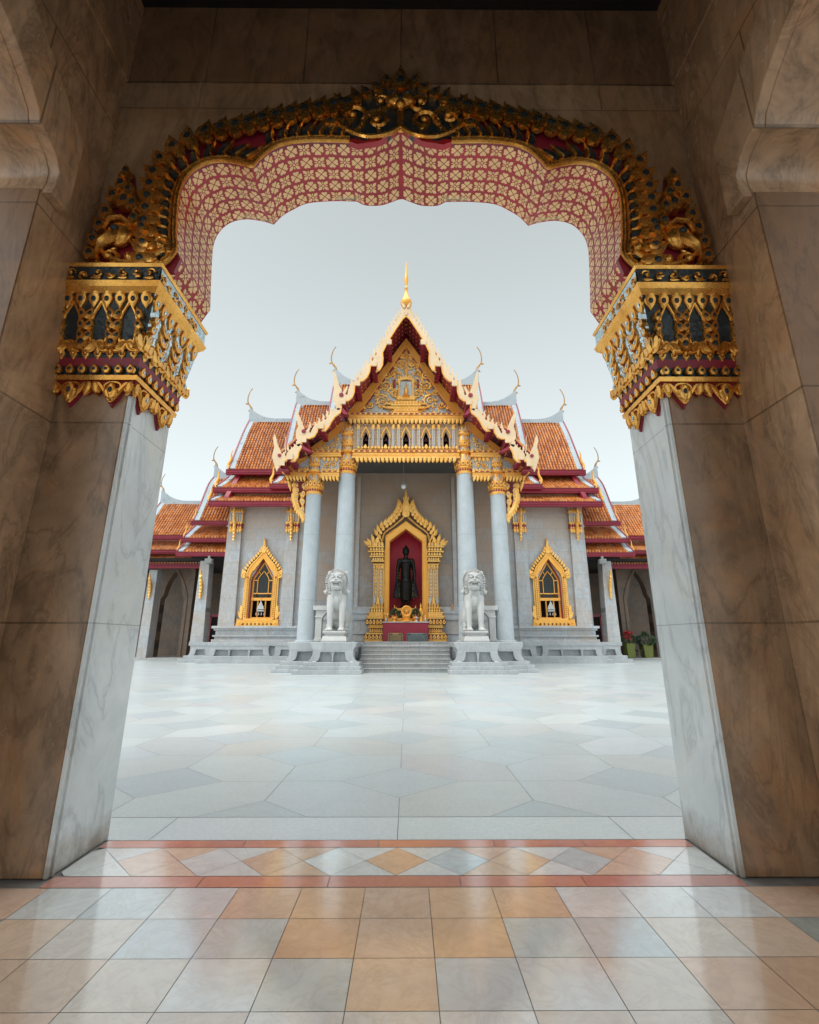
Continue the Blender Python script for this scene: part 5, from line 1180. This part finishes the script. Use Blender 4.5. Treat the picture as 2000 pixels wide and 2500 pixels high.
# ------------------------------------------------------------------ sculpture
def fuse(o, vox, it=4):
    md = o.modifiers.new('fuse', 'REMESH'); md.mode = 'VOXEL'; md.voxel_size = vox; md.use_smooth_shade = True
    sm_ = o.modifiers.new('soften', 'SMOOTH'); sm_.iterations = it; sm_.factor = .5
    return o
def make_lion(s, label):
    X0, Y0_, Z0 = s*2.96, 20.75, 1.66
    root = empty('lion_statue', label, 'statue', (X0, Y0_, 1.225), 'guardian lions')
    b = MB(); E = lambda c, r, rot=None: b.ell((X0 + c[0], Y0_ + c[1], Z0 + c[2]), r, 18, 12, 0, rot)
    def limb(pts, rad): b.tube([(X0 + x, Y0_ + y, Z0 + z) for x, y, z in pts], rad, 14)
    for t in (1, -1):
        limb([(t*.25, -.30, .02), (t*.25, -.28, .3), (t*.255, -.27, .65), (t*.26, -.24, 1.0), (t*.24, -.15, 1.35), (t*.18, .0, 1.55)], [.115, .115, .135, .17, .20, .2])
        E((t*.255, -.36, .07), (.14, .20, .085))
        for k in range(4): E((t*.255 + (k - 1.5)*.066, -.52, .055), (.042, .075, .05))
        E((t*.33, .62, .55), (.19, .42, .44)); E((t*.38, .35, .22), (.12, .32, .14)); E((t*.40, .12, .07), (.11, .22, .075))
        for k in range(4): E((t*.40 + (k - 1.5)*.05, -.08, .055), (.035, .07, .045))
        E((t*.26, -.05, 1.38), (.2, .3, .32))
    E((0, -.12, 1.40), (.36, .36, .42)); E((0, .12, 1.2), (.34, .42, .45)); E((0, .45, .85), (.33, .45, .45)); E((0, .7, .55), (.34, .38, .45))
    E((0, -.12, 1.85), (.34, .34, .40)); E((0, -.1, 2.15), (.42, .36, .42))
    E((0, -.32, 2.18), (.30, .30, .32)); E((0, -.50, 2.08), (.26, .20, .16)); E((0, -.52, 1.94), (.21, .16, .10)); E((0, -.46, 1.80), (.22, .20, .10))
    E((0, .05, 2.12), (.47, .26, .52)); [E((t*.36, -.02, 1.78), (.17, .22, .22)) for t in (1, -1)]
    limb([(0, 1.0, .2), (0, 1.15, .6), (0, 1.05, 1.1), (0, .85, 1.5), (0, .9, 1.8)], [.10, .11, .13, .12, .04])
    body = fuse(b.build('body', M['carved_marble'], root, mx=1), .024, 3)
    # face
    f = MB(); P = lambda x, y, z: (X0 + x, Y0_ + y, Z0 + z)
    for t in (1, -1):
        f.ell(P(t*.15, -.60, 2.26), (.075, .06, .05), 12, 8); f.tube([P(t*.05, -.64, 2.27), P(t*.12, -.64, 2.36), P(t*.22, -.58, 2.38), P(t*.31, -.46, 2.30)], [.025, .04, .045, .02], 8)
        f.ell(P(t*.06, -.68, 2.13), (.05, .05, .04), 10, 6); f.tube([P(t*.03, -.70, 2.06), P(t*.13, -.68, 2.07), P(t*.22, -.60, 2.03), P(t*.30, -.48, 2.10)], [.03, .035, .03, .015], 8)
        f.tube([P(t*.30, -.46, 2.14), P(t*.36, -.36, 2.10), P(t*.34, -.36, 2.0)], .02, 6)
        f.ell(P(t*.36, -.18, 2.46), (.09, .06, .11), 10, 8)
    f.ell(P(0, -.69, 2.17), (.06, .05, .05), 10, 7); f.tube([P(0, -.60, 2.36), P(0, -.66, 2.2)], .035, 8)
    f.tube([P(-.2, -.60, 1.86), P(-.1, -.64, 1.83), P(.1, -.64, 1.83), P(.2, -.60, 1.86)], .035, 8)
    for o_ in (f.build('face', M['carved_marble'], root, smooth=True),): fuse(o_, .012, 1)
    f = MB(); f.prism([(X0 - .19, Z0 + 2.00), (X0 - .13, Z0 + 1.93), (X0 + .13, Z0 + 1.93), (X0 + .19, Z0 + 2.00), (X0 + .1, Z0 + 1.985), (X0 - .1, Z0 + 1.985)], Y0_ - .695, Y0_ - .50); f.build('mouth', M['void'], root)
    f = MB()
    for k in range(8): f.leaf(P(-.13 + k*.037, -.70, 1.99), (0, 0, -1), NY, .035, .03, .01)
    for t in (1, -1): f.leaf(P(t*.15, -.70, 1.935), (0, 0, 1), NY, .06, .035, .012)
    f.build('teeth', M['carved_marble'], root)
    # mane of curls, falling to a pointed collar each side
    f = MB(); 
    for ring_, (ry_, rr, y) in enumerate(((.50, .50, -.30), (.46, .46, -.16), (.42, .42, 0.0), (.40, .42, .12))):
        n = 30
        for k in range(n):
            a = PI*(-.30) + PI*1.6*k/(n-1); x = math.cos(a)*rr*.98; z = 2.12 + math.sin(a)*ry_*(1 if math.sin(a) > 0 else 1.45)
            f.ell(P(x, y + .02*(k % 2), z), (.036, .036, .036), 7, 5)
    f.build('mane', M['carved_marble'], root, smooth=True)
    for t in (1, -1):
        f = MB()
        f.ell(P(t*.45, -.12, 1.72), (.07, .2, .16), 10, 8); f.leaf(P(t*.44, -.2, 1.62), (t*.55, 0, .25), NY, .16, .2, .12)
        for i in range(5):
            for k in range(4): f.ell(P(t*(.30 + .055*k), -.34 + .05*k, 1.60 + i*.07), (.034, .034, .034), 7, 5)
        f.build('mane_lappet', M['carved_marble'], root, smooth=True)
    f = MB()
    for i in range(7):                   # rows of chest scales
        z = 1.66 - i*.085; w = .26 - i*.032
        for k in range(9 - i): f.leaf(P(-w + 2*w*(k + .5)/(9 - i), -.485 + .0*i + .012*i, z), (0, 0, -1), NY, .10, 2*w/(9 - i)*.95, .022)
    f.build('chest_scales', M['carved_marble'], root, smooth=True)
    q = MB(); q.box(X0 - .48, X0 + .48, Y0_ - .60, Y0_ + 1.2, 1.58, 1.665); q.frust(X0 - .40, X0 + .40, Y0_ - .52, Y0_ + 1.1, 1.5, X0 - .46, X0 + .46, Y0_ - .58, Y0_ + 1.18, 1.58)
    q.box(X0 - .42, X0 + .42, Y0_ - .54, Y0_ + 1.12, 1.45, 1.5); q.frust(X0 - .53, X0 + .53, Y0_ - .66, Y0_ + 1.24, 1.28, X0 - .48, X0 + .48, Y0_ - .60, Y0_ + 1.18, 1.45); q.box(X0 - .53, X0 + .53, Y0_ - .66, Y0_ + 1.24, 1.225, 1.28)
    q.build('plinth', M['carved_marble'], root, bevel=.02)
make_lion(-1, 'white marble lion sitting left of the entrance stairs')
make_lion(1, 'white marble lion sitting right of the entrance stairs')

# black standing figure in the niche
YS = 25.15; st = empty('standing_buddha', 'black bronze robed figure standing in the red niche', 'statue', (0, YS, 2.95))
b = MB(); E = lambda c, r: b.ell((c[0], YS + c[1], c[2]), r, 18, 12)
L = lambda pts, rad: b.tube([(x, YS + y, z) for x, y, z in pts], rad, 14)
E((0, -.02, 5.93), (.185, .195, .225)); E((0, 0, 6.03), (.175, .18, .15)); E((0, .02, 6.17), (.10, .10, .10)); L([(0, .02, 6.2), (0, .02, 6.36)], [.05, .012])
L([(0, 0, 5.80), (0, 0, 5.6)], [.09, .12]); E((0, 0, 5.42), (.36, .17, .17)); E((0, -.01, 5.2), (.34, .20, .28)); L([(0, 0, 5.3), (0, 0, 4.9), (0, 0, 4.55), (0, 0, 4.3)], [.30, .25, .245, .27])
for t in (1, -1):
    E((t*.34, 0, 5.45), (.11, .12, .12)); L([(t*.38, 0, 5.42), (t*.44, 0, 5.0), (t*.45, -.02, 4.75), (t*.48, -.05, 4.35), (t*.47, -.08, 4.15)], [.10, .085, .075, .06, .05])
    E((t*.47, -.10, 4.05), (.045, .06, .11))
    for k in range(4): L([(t*(.44 + .02*k), -.12, 4.02), (t*(.44 + .02*k), -.14, 3.86 + .02*abs(k - 1))], [.016, .01])
    L([(t*.14, 0, 4.4), (t*.15, 0, 3.9), (t*.15, 0, 3.45), (t*.13, 0, 3.2)], [.17, .15, .13, .12]); L([(t*.13, 0, 3.3), (t*.13, 0, 3.1)], [.07, .065]); E((t*.14, -.12, 3.09), (.08, .18, .05))
    E((t*.175, 0, 5.93), (.02, .04, .10))
    for k in range(7):   # robe flaring to the sides
        f = k/6; L([(t*.36, .04, 5.1), (t*(.40 + .06*f), .05, 4.5), (t*(.38 + .16*f), .06, 4.0), (t*(.26 + .38*f), .08, 3.42 + .05*f)], [.05, .055, .06, .06 + .01*math.sin(k*2)])
L([(0, .02, 4.4), (0, .03, 3.8), (0, .03, 3.32)], [.26, .27, .27])
fuse(b.build('body', M['bronze'], st), .022, 3)
f = MB()
for t in (1, -1):
    f.tube([(t*.03, YS - .19, 6.0), (t*.08, YS - .185, 6.02), (t*.13, YS - .15, 5.99)], .010, 6); f.ell((t*.075, YS - .175, 5.955), (.035, .02, .012), 8, 6); f.tube([(0, YS - .2, 5.83), (t*.05, YS - .19, 5.835)], [.014, .006], 6)
    f.tube([(t*.36, YS - .10, 5.3), (t*.30, YS - .2, 4.8), (t*.22, YS - .24, 4.3)], .012, 5); f.tube([(t*.02, YS - .22, 4.45), (t*.03, YS - .24, 3.9), (t*.03, YS - .22, 3.3)], .015, 5)
f.tube([(0, YS - .19, 6.0), (0, YS - .22, 5.9), (0, YS - .205, 5.87)], [.012, .028, .02], 6); f.tube([(-.26, YS - .17, 4.55), (0, YS - .27, 4.5), (.26, YS - .17, 4.55)], .025, 6)
for k in range(60):
    a = U(0, 2*PI); z = U(0, 1); r = .175*math.sqrt(1 - z*z*.8); f.ell((r*math.cos(a), YS + r*math.sin(a)*.98 + .01, 6.02 + z*.15), (.02,)*3, 6, 4)
f.build('face_and_folds', M['bronze'], st, smooth=True)
f = MB()
for k in range(34):
    t = random.choice((1, -1)); z = U(3.4, 4.9); f.ell((t*U(.3, .36 + (4.9 - z)*.16), YS - .05 - U(0, .06), z), (.018, .02, .014), 6, 4)
f.build('gold_leaf_flecks', M['gold_plain'], st)
q = MB(); q.lathe([(.30, 0), (.36, .04), (.28, .09), (.30, .13), (.22, .17), (.2, .2)], (0, YS, 2.90), 24); q.build('lotus_base', M['bronze'], st, smooth=False)
q = MB(); q.box(-.52, .52, YS - .36, YS + .3, 2.78, 2.90, 1); q.box(-.46, .46, YS - .30, YS + .25, 2.2, 2.78, 0); q.box(-.5, .5, YS - .33, YS + .27, 2.2, 2.27, 1)
for k in range(12): q.leaf((-.48 + k*.087, YS - .36, 2.90), (0, 0, -1), NY, .13, .08, .03, 0, 1)
for t in (1, -1):
    q.lathe([(.05, 0), (.07, .05), (.03, .1), (.05, .16), (.01, .2)], (t*.5, YS - .32, 2.78), 10, 1); q.tube([(t*.49, YS - .33, 2.78), (t*.5, YS - .36, 2.5), (t*.52, YS - .4, 2.3)], [.04, .03, .05], 6, 1)
for k in range(8): q.spiral((-.35 + k*.1, YS - .31, 2.5 + .08*(k % 2)), (1, 0, 0), NY, .05, 1., k, .01, 1, 1)
tag(q.build('statue_table', [M['bronze'], M['gold']], None), 'small black and gold table under the black standing figure', 'table')

# altar block, offerings
ya = 23.75
q = MB(); q.box(-1.125, 1.125, ya, 25.3, 1.236, 2.14); ob = q.build('altar_block', M['maroon'], None, bevel=.01); tag(ob, 'maroon altar block below the niche, topped with a pale ledge', 'altar')
q = MB(); q.box(-1.14, 1.14, ya - .03, 25.32, 2.14, 2.185); q.build('ledge', M['carved_marble'], ob)
q = MB(); q.box(-1.0, 1.0, 24.1, 24.55, 2.185, 2.38); 
for k in range(22): q.leaf((-.95 + k*.09, 24.09, 2.36), (0, 0, -1), NY, .15, .09, .03)
tag(q.build('offering_step', M['gold_plain'], None, bevel=.01), 'gold step on the altar ledge behind the wheel and vases', 'altar step')
for x0, x1, lab in ((-.86, -.13, 'square green plaque with pale lettering lines, propped on the altar front'), (.05, 1.05, 'wide green plaque propped on the altar front')):
    q = MB(); q.prism([(x0, 1.24), (x0, 1.58), (x0 + .06, 1.64), (x1 - .06, 1.64), (x1, 1.58), (x1, 1.24)], ya - .10, ya - .05); pq = q.build('plaque', M['plaque'], None, bevel=.006); tag(pq, lab, 'plaque', None)
    q = MB(); n = 7
    for r in range(n):
        xa = x0 + .07 + (.14 if r == 0 else 0); z = 1.58 - r*.048
        while xa < x1 - .09 - (.14 if r == 0 else 0):
            w = U(.012, .05); q.box(xa, min(xa + w, x1 - .06), ya - .104, ya - .0995, z, z + .014 + (.012 if r == 0 else 0)); xa += w + .012
    q.tube([(x0 + .015, ya - .1, 1.25), (x0 + .015, ya - .1, 1.58), (x0 + .065, ya - .1, 1.625), (x1 - .065, ya - .1, 1.625), (x1 - .015, ya - .1, 1.58), (x1 - .015, ya - .1, 1.25)], .008, 5)
    q.build('lettering', M['gold' if x0 < 0 else 'white_metal'], pq)
# wheel on its stand
wr = empty('dharma_wheel', 'golden eight spoked wheel on a lotus stand, centre of the altar', 'wheel', (.04, 23.95, 2.185))
q = MB(); cx_, cy_, cz_ = .04, 23.92, 2.70
ringp = [(cx_ + .235*math.cos(a), cy_, cz_ + .235*math.sin(a)) for a in [2*PI*k/32 for k in range(33)]]; q.tube(ringp, .052, 8); ringp = [(cx_ + .17*math.cos(a), cy_, cz_ + .17*math.sin(a)) for a in [2*PI*k/24 for k in range(25)]]; q.tube(ringp, .02, 6)
q.build('rim', M['gold_plain'], wr, smooth=True)
q = MB()
for k in range(8):
    a = 2*PI*k/8 + PI/8; q.tube([(cx_, cy_, cz_), (cx_ + .18*math.cos(a), cy_, cz_ + .18*math.sin(a))], [.018, .026], 6)
q.build('spokes', M['gold_plain'], wr); q = MB(); q.ell((cx_, cy_ - .01, cz_), (.06, .04, .06)); q.build('hub', M['gold_plain'], wr, smooth=True)
q = MB(); q.lathe([(.30, 0), (.30, .06), (.2, .1), (.22, .14), (.14, .18), (.17, .24), (.2, .28), (.10, .29)], (cx_, cy_ + .02, 2.186), 20)
for k in range(12): a = 2*PI*k/12; q.leaf((cx_ + .13*math.cos(a), cy_ + .02 + .13*math.sin(a), 2.35), (math.cos(a)*.5, math.sin(a)*.5, 1), (math.cos(a), math.sin(a), 0), .14, .08, .03)
q.build('stand', M['gold_plain'], wr)
for t, sd in ((-.56, 'left'), (.50, 'right')):
    v = empty('flower_vase', 'golden bowl of green garland and flowers on the %s of the wheel' % sd, 'flower vase', (t, 23.95, 2.185), 'flower bowls on the altar')
    q = MB(); q.lathe([(.12, 0), (.12, .03), (.05, .06), (.04, .1), (.12, .15), (.17, .23), (.15, .24)], (t, 23.93, 2.186), 18); q.build('bowl', M['gold_plain'], v, smooth=True)
    q = MB()
    for k in range(150):
        a = U(0, 2*PI); h = U(0, 1)**.7; r = .24*(1 - h)**.6 + .01; q.leaf((t + r*math.cos(a), 24.0 + r*math.sin(a), 2.42 + h*.36), (math.cos(a), math.sin(a), U(.2, 1.4)), (math.cos(a)*.4, -1, .3), .09, .04, .012)
    for k in range(7): a = PI*k/6; q.tube(smooth([(t, 24.0, 2.86), (t + .14*math.cos(a), 23.9, 2.76), (t + .25*math.cos(a), 23.86, 2.55), (t + .24*math.cos(a), 23.86, 2.44)], 3), .010, 5)
    q.build('greenery', M['leaf'], v)
    q = MB()
    for k in range(22): a = U(0, 2*PI); r = U(.08, .2); q.ell((t + r*math.cos(a), 23.93 + r*math.sin(a)*.6 - .05, U(2.42, 2.5)), (.026, .026, .02), 7, 5, k % 2)
    q.tube([(t, 24, 2.8), (t, 24, 3.0)], [.03, .01], 6, 1)
    q.build('blossoms', [M['flower_red'], M['gold_plain']], v)
q = MB(); q.lathe([(.10, 0), (.10, .05), (.07, .08), (.075, .3), (.06, .42), (.085, .5), (.10, .58), (.05, .66), (.03, .68), (.045, .74), (.04, .8), (.015, .85), (.004, .93)], (.755, 23.98, 2.186), 14)
q.tube([(.67, 23.95, 2.72), (.66, 23.93, 2.5), (.70, 23.9, 2.56)], .022, 6); q.tube([(.84, 23.95, 2.72), (.85, 23.93, 2.5), (.81, 23.9, 2.56)], .022, 6)
tag(q.build('gold_figurine', M['gold_plain'], None, smooth=True), 'small golden standing figurine at the right end of the altar', 'figurine')
q = MB(); q.lathe([(.07, 0), (.07, .02), (.02, .05), (.02, .1), (.09, .16), (.10, .2), (.06, .24), (.02, .26), (.02, .3), (.0, .31)], (.55, 23.84, 2.186), 14); tag(q.build('silver_goblet', M['white_metal'], None, smooth=True), 'silver lidded goblet between the wheel and the small golden figurine', 'goblet')
for x, lab in ((-.97, 'glass candle jar at the left end of the altar ledge'), (.98, 'glass candle jar at the right end of the altar ledge')):
    q = MB(); q.lathe([(.05, 0), (.05, .12), (.03, .15), (.025, .2), (.0, .205)], (x, 23.84, 2.186), 12); tag(q.build('candle_jar', M['white_metal'], None, smooth=True), lab, 'jar', 'candle jars on the altar')
for x, lab in ((-.98, 'little spray of gold leaves at the left edge of the niche'), (.92, 'little spray of gold leaves at the right edge of the niche')):
    q = MB(); q.lathe([(.05, 0), (.03, .08), (.05, .14), (.04, .15)], (x, 24.02, 2.186), 10)
    for k in range(16): a = U(0, 2*PI); q.leaf((x, 24.02, 2.32 + k*.015), (math.cos(a), math.sin(a), 1.1), (0, -1, .2), .2, .05, .015)
    tag(q.build('leaf_spray', M['gold'], None), lab, 'ornament', 'gold sprays on the altar')

# pendant lamp, electric box, cable, balustrades
q = MB(); q.tube([(-.13, 23.5, 10.4), (-.13, 23.5, 9.4)], .012, 6); q.lathe([(.02, .42), (.06, .36), (.05, .3), (.14, .24), (.17, .2), (.16, .18)], (-.13, 23.5, 9.0), 16); lamp = tag(q.build('pendant_lamp', M['grey_metal'], None), 'small glass lantern hanging from the portico ceiling on a rod', 'lamp')
q = MB(); q.lathe([(.01, -.02), (.08, 0), (.13, .08), (.13, .17)], (-.13, 23.5, 9.0), 16); q.build('lamp_shade', M['lampglass'], lamp, smooth=True)
q = MB(); q.box(2.34, 2.49, 24.78, 24.92, 2.80, 3.10); q.box(2.36, 2.47, 24.76, 24.78, 2.98, 3.07); tag(q.build('electrical_box', M['beige'], None, bevel=.01), 'small beige electrical box on the portico wall right of the niche', 'electrical box')
q = MB(); q.tube([(2.42, 24.88, 3.1), (2.42, 24.88, 9.6), (2.40, 24.88, 10.3)], .012, 5); tag(q.build('wall_cable', M['grey_metal'], None), 'thin grey cable running up the wall above the beige box', 'cable')
q = MB(); q.tube(smooth([(6.95, 30.4, 9.6), (6.92, 30.42, 7.5), (7.0, 30.42, 5.5), (6.88, 30.42, 4.2), (7.02, 30.2, 3.7), (7.02, 29.9, 3.5)], 4), .014, 5); q.tube([(7.02, 29.9, 3.55), (7.02, 29.9, 1.2)], .028, 6)
tag(q.build('conduit', M['grey_metal'], None), 'dark conduit and loose cable beside the right wing wall pier', 'cable')
for s in (1, -1):
    q = MB(); P = [(3.25, 1.24), (3.36, 1.24), (3.36, 2.2), (3.42, 2.38), (3.55, 2.52), (3.68, 2.38), (3.76, 2.2), (3.76, 1.24), (4.05, 1.24), (4.05, 2.6), (3.25, 2.6)]
    q.prism(P, 21.62, 21.92); q.box(3.2, 4.17, 21.55, 22.0, 2.6, 2.80); q.box(3.74, 4.08, 21.58, 21.95, 2.28, 2.34); q.box(3.74, 4.08, 21.58, 21.95, 1.24, 1.36)
    tag(q.build('balustrade', M['carved_marble'], None, mx=s, bevel=.01), 'white marble balustrade with an arched gap beside the %s lion' % ('right' if s > 0 else 'left'), 'balustrade', 'marble balustrades between the columns')

# things by the right gallery
def pot(x, y, w, h, lab):
    r = empty('potted_plant', lab, 'potted plant', (x, y, .12), 'potted plants by the right gallery')
    m = MB(); m.frust(x - w*.42, x + w*.42, y - w*.42, y + w*.42, .122, x - w*.5, x + w*.5, y - w*.5, y + w*.5, .12 + h); m.box(x - w*.53, x + w*.53, y - w*.53, y + w*.53, .12 + h, .17 + h); m.build('planter', M['planter'], r, bevel=.02); return r
r = pot(15.85, 34.6, .62, .95, 'lime green planter of red flowers at the foot of the right gallery')
q = MB(); f = MB()
for k in range(170): a = U(0, 2*PI); t = U(0, 1); rr = .42*math.sin(PI*min(1, t + .15)); q.leaf((15.85 + rr*math.cos(a), 34.6 + rr*math.sin(a), 1.1 + t*.75), (math.cos(a), math.sin(a), U(.1, 1)), (0, -1, .4), .17, .08, .02)
for k in range(40): a = U(0, 2*PI); rr = U(0, .38); f.ell((15.8 + rr*math.cos(a), 34.5 + rr*math.sin(a), U(1.4, 2.0)), (.07, .07, .05), 7, 5)
q.build('foliage', M['leaf'], r); f.build('red_flowers', M['flower_red'], r)
r = pot(17.1, 34.7, .7, .85, 'lime green planter of leafy shrub, the outer of the two by the gallery')
q = MB()
for k in range(260): a = U(0, 2*PI); t = U(0, 1); rr = .6*math.sin(PI*min(1, t + .15)); q.leaf((17.1 + rr*math.cos(a), 34.7 + rr*math.sin(a), .95 + t*.9), (math.cos(a), math.sin(a), U(.1, 1)), (0, -1, .4), .22, .09, .02)
q.build('foliage', M['leaf'], r)
ch = empty('folding_chair', 'dark metal folding chair between the lime planters', 'chair', (16.45, 34.3, .12))
q = MB(); q.prism([(16.2, 1.05), (16.7, 1.05), (16.66, 1.6), (16.24, 1.6)], 34.52, 34.56); q.build('backrest', M['bronze'], ch, bevel=.01)
q = MB(); q.box(16.2, 16.7, 34.1, 34.52, .60, .64); q.build('seat', M['bronze'], ch, bevel=.01)
for x in (16.2, 16.7):
    q = MB(); q.tube([(x, 34.05, .13), (x, 34.5, .9), (x, 34.56, 1.62)], .018, 6); q.build('leg', M['bronze'], ch); q = MB(); q.tube([(x, 34.6, .13), (x, 34.15, .62)], .018, 6); q.build('leg', M['bronze'], ch)

# ------------------------------------------------------------------ light, sky, camera
ZEN, GLOW = 5.0, 1.3
EL, AZ_ = R(58), R(222)          # sun high, behind the viewer and to the left
w = bpy.data.worlds.new('World'); scene.world = w; w.use_nodes = True; nt = w.node_tree; bg = nt.nodes['Background']
sky = nt.nodes.new('ShaderNodeTexSky'); sky.sky_type = 'NISHITA'; sky.sun_disc = False; sky.sun_elevation = EL; sky.sun_rotation = AZ_; sky.dust_density = 3.; sky.air_density = 1.; sky.ozone_density = 1.5
mx = nt.nodes.new('ShaderNodeMix'); mx.data_type = 'RGBA'; mx.inputs[0].default_value = .88; nt.links.new(sky.outputs[0], mx.inputs[6]); mx.inputs[7].default_value = (4.45, 4.83, 4.76, 1)
# thin overcast: brighter towards the zenith and round the veiled sun
dirv = Vector((math.sin(AZ_) * math.cos(EL), math.cos(AZ_) * math.cos(EL), math.sin(EL)))
def wn(t, ins, **k):
    n_ = nt.nodes.new('ShaderNode' + t)
    for a_, b_2 in k.items(): setattr(n_, a_, b_2)
    for a_, b_2 in ins.items():
        if isinstance(b_2, bpy.types.NodeSocket): nt.links.new(b_2, n_.inputs[a_])
        else: n_.inputs[a_].default_value = b_2
    return n_
tc = wn('TexCoord', {}); nv = wn('VectorMath', {0: tc.outputs['Generated']}, operation='NORMALIZE').outputs[0]; sz = wn('SeparateXYZ', {0: nv}).outputs[2]
zen = wn('MapRange', {0: sz, 1: .77, 2: 1., 3: 0., 4: ZEN}, interpolation_type='SMOOTHSTEP').outputs[0]
dt = wn('VectorMath', {0: nv, 1: dirv}, operation='DOT_PRODUCT').outputs['Value']
gl = wn('Math', {0: wn('Math', {0: dt, 1: 0.}, operation='MAXIMUM').outputs[0], 1: 3.5}, operation='POWER').outputs[0]
gl = wn('Math', {0: gl, 1: GLOW}, operation='MULTIPLY').outputs[0]
hz_ = wn('MapRange', {0: sz, 1: .30, 2: .78, 3: 1.50, 4: .88}).outputs[0]
tot = wn('Math', {0: wn('Math', {0: zen, 1: gl}, operation='ADD').outputs[0], 1: hz_}, operation='ADD').outputs[0]
sc_ = wn('VectorMath', {0: mx.outputs[2], 'Scale': tot}, operation='SCALE').outputs[0]
nt.links.new(sc_, bg.inputs[0]); bg.inputs[1].default_value = .1
sd = bpy.data.lights.new('sun', 'SUN'); sd.energy = .6; sd.angle = R(16); sd.color = (1., .93, .84)
so_ = bpy.data.objects.new('sun', sd); COL.objects.link(so_)
dirv = Vector((math.sin(AZ_) * math.cos(EL), math.cos(AZ_) * math.cos(EL), math.sin(EL)))
so_.rotation_euler = dirv.to_track_quat('Z', 'Y').to_euler(); so_.location = (0, 0, 30)
cd = bpy.data.cameras.new('camera'); cam = bpy.data.objects.new('camera', cd); COL.objects.link(cam); scene.camera = cam
cd.sensor_fit = 'VERTICAL'; cd.sensor_height = 36; cd.sensor_width = 28.8; cd.lens = FPX / 2500 * 36; cd.clip_start = .05; cd.clip_end = 600
cam.location = (CX, 0, CZ); cam.rotation_euler = (PI/2 + PITCH, 0, -YAW)
scene.view_settings.view_transform = 'Standard'; scene.view_settings.look = 'None'; scene.view_settings.exposure = 0.52; scene.view_settings.gamma = 1
scene.cycles.max_bounces = 8; scene.cycles.diffuse_bounces = 5; scene.cycles.glossy_bounces = 4; scene.cycles.use_denoising = True
try: scene.cycles.denoiser = 'OPENIMAGEDENOISE'
except Exception: pass
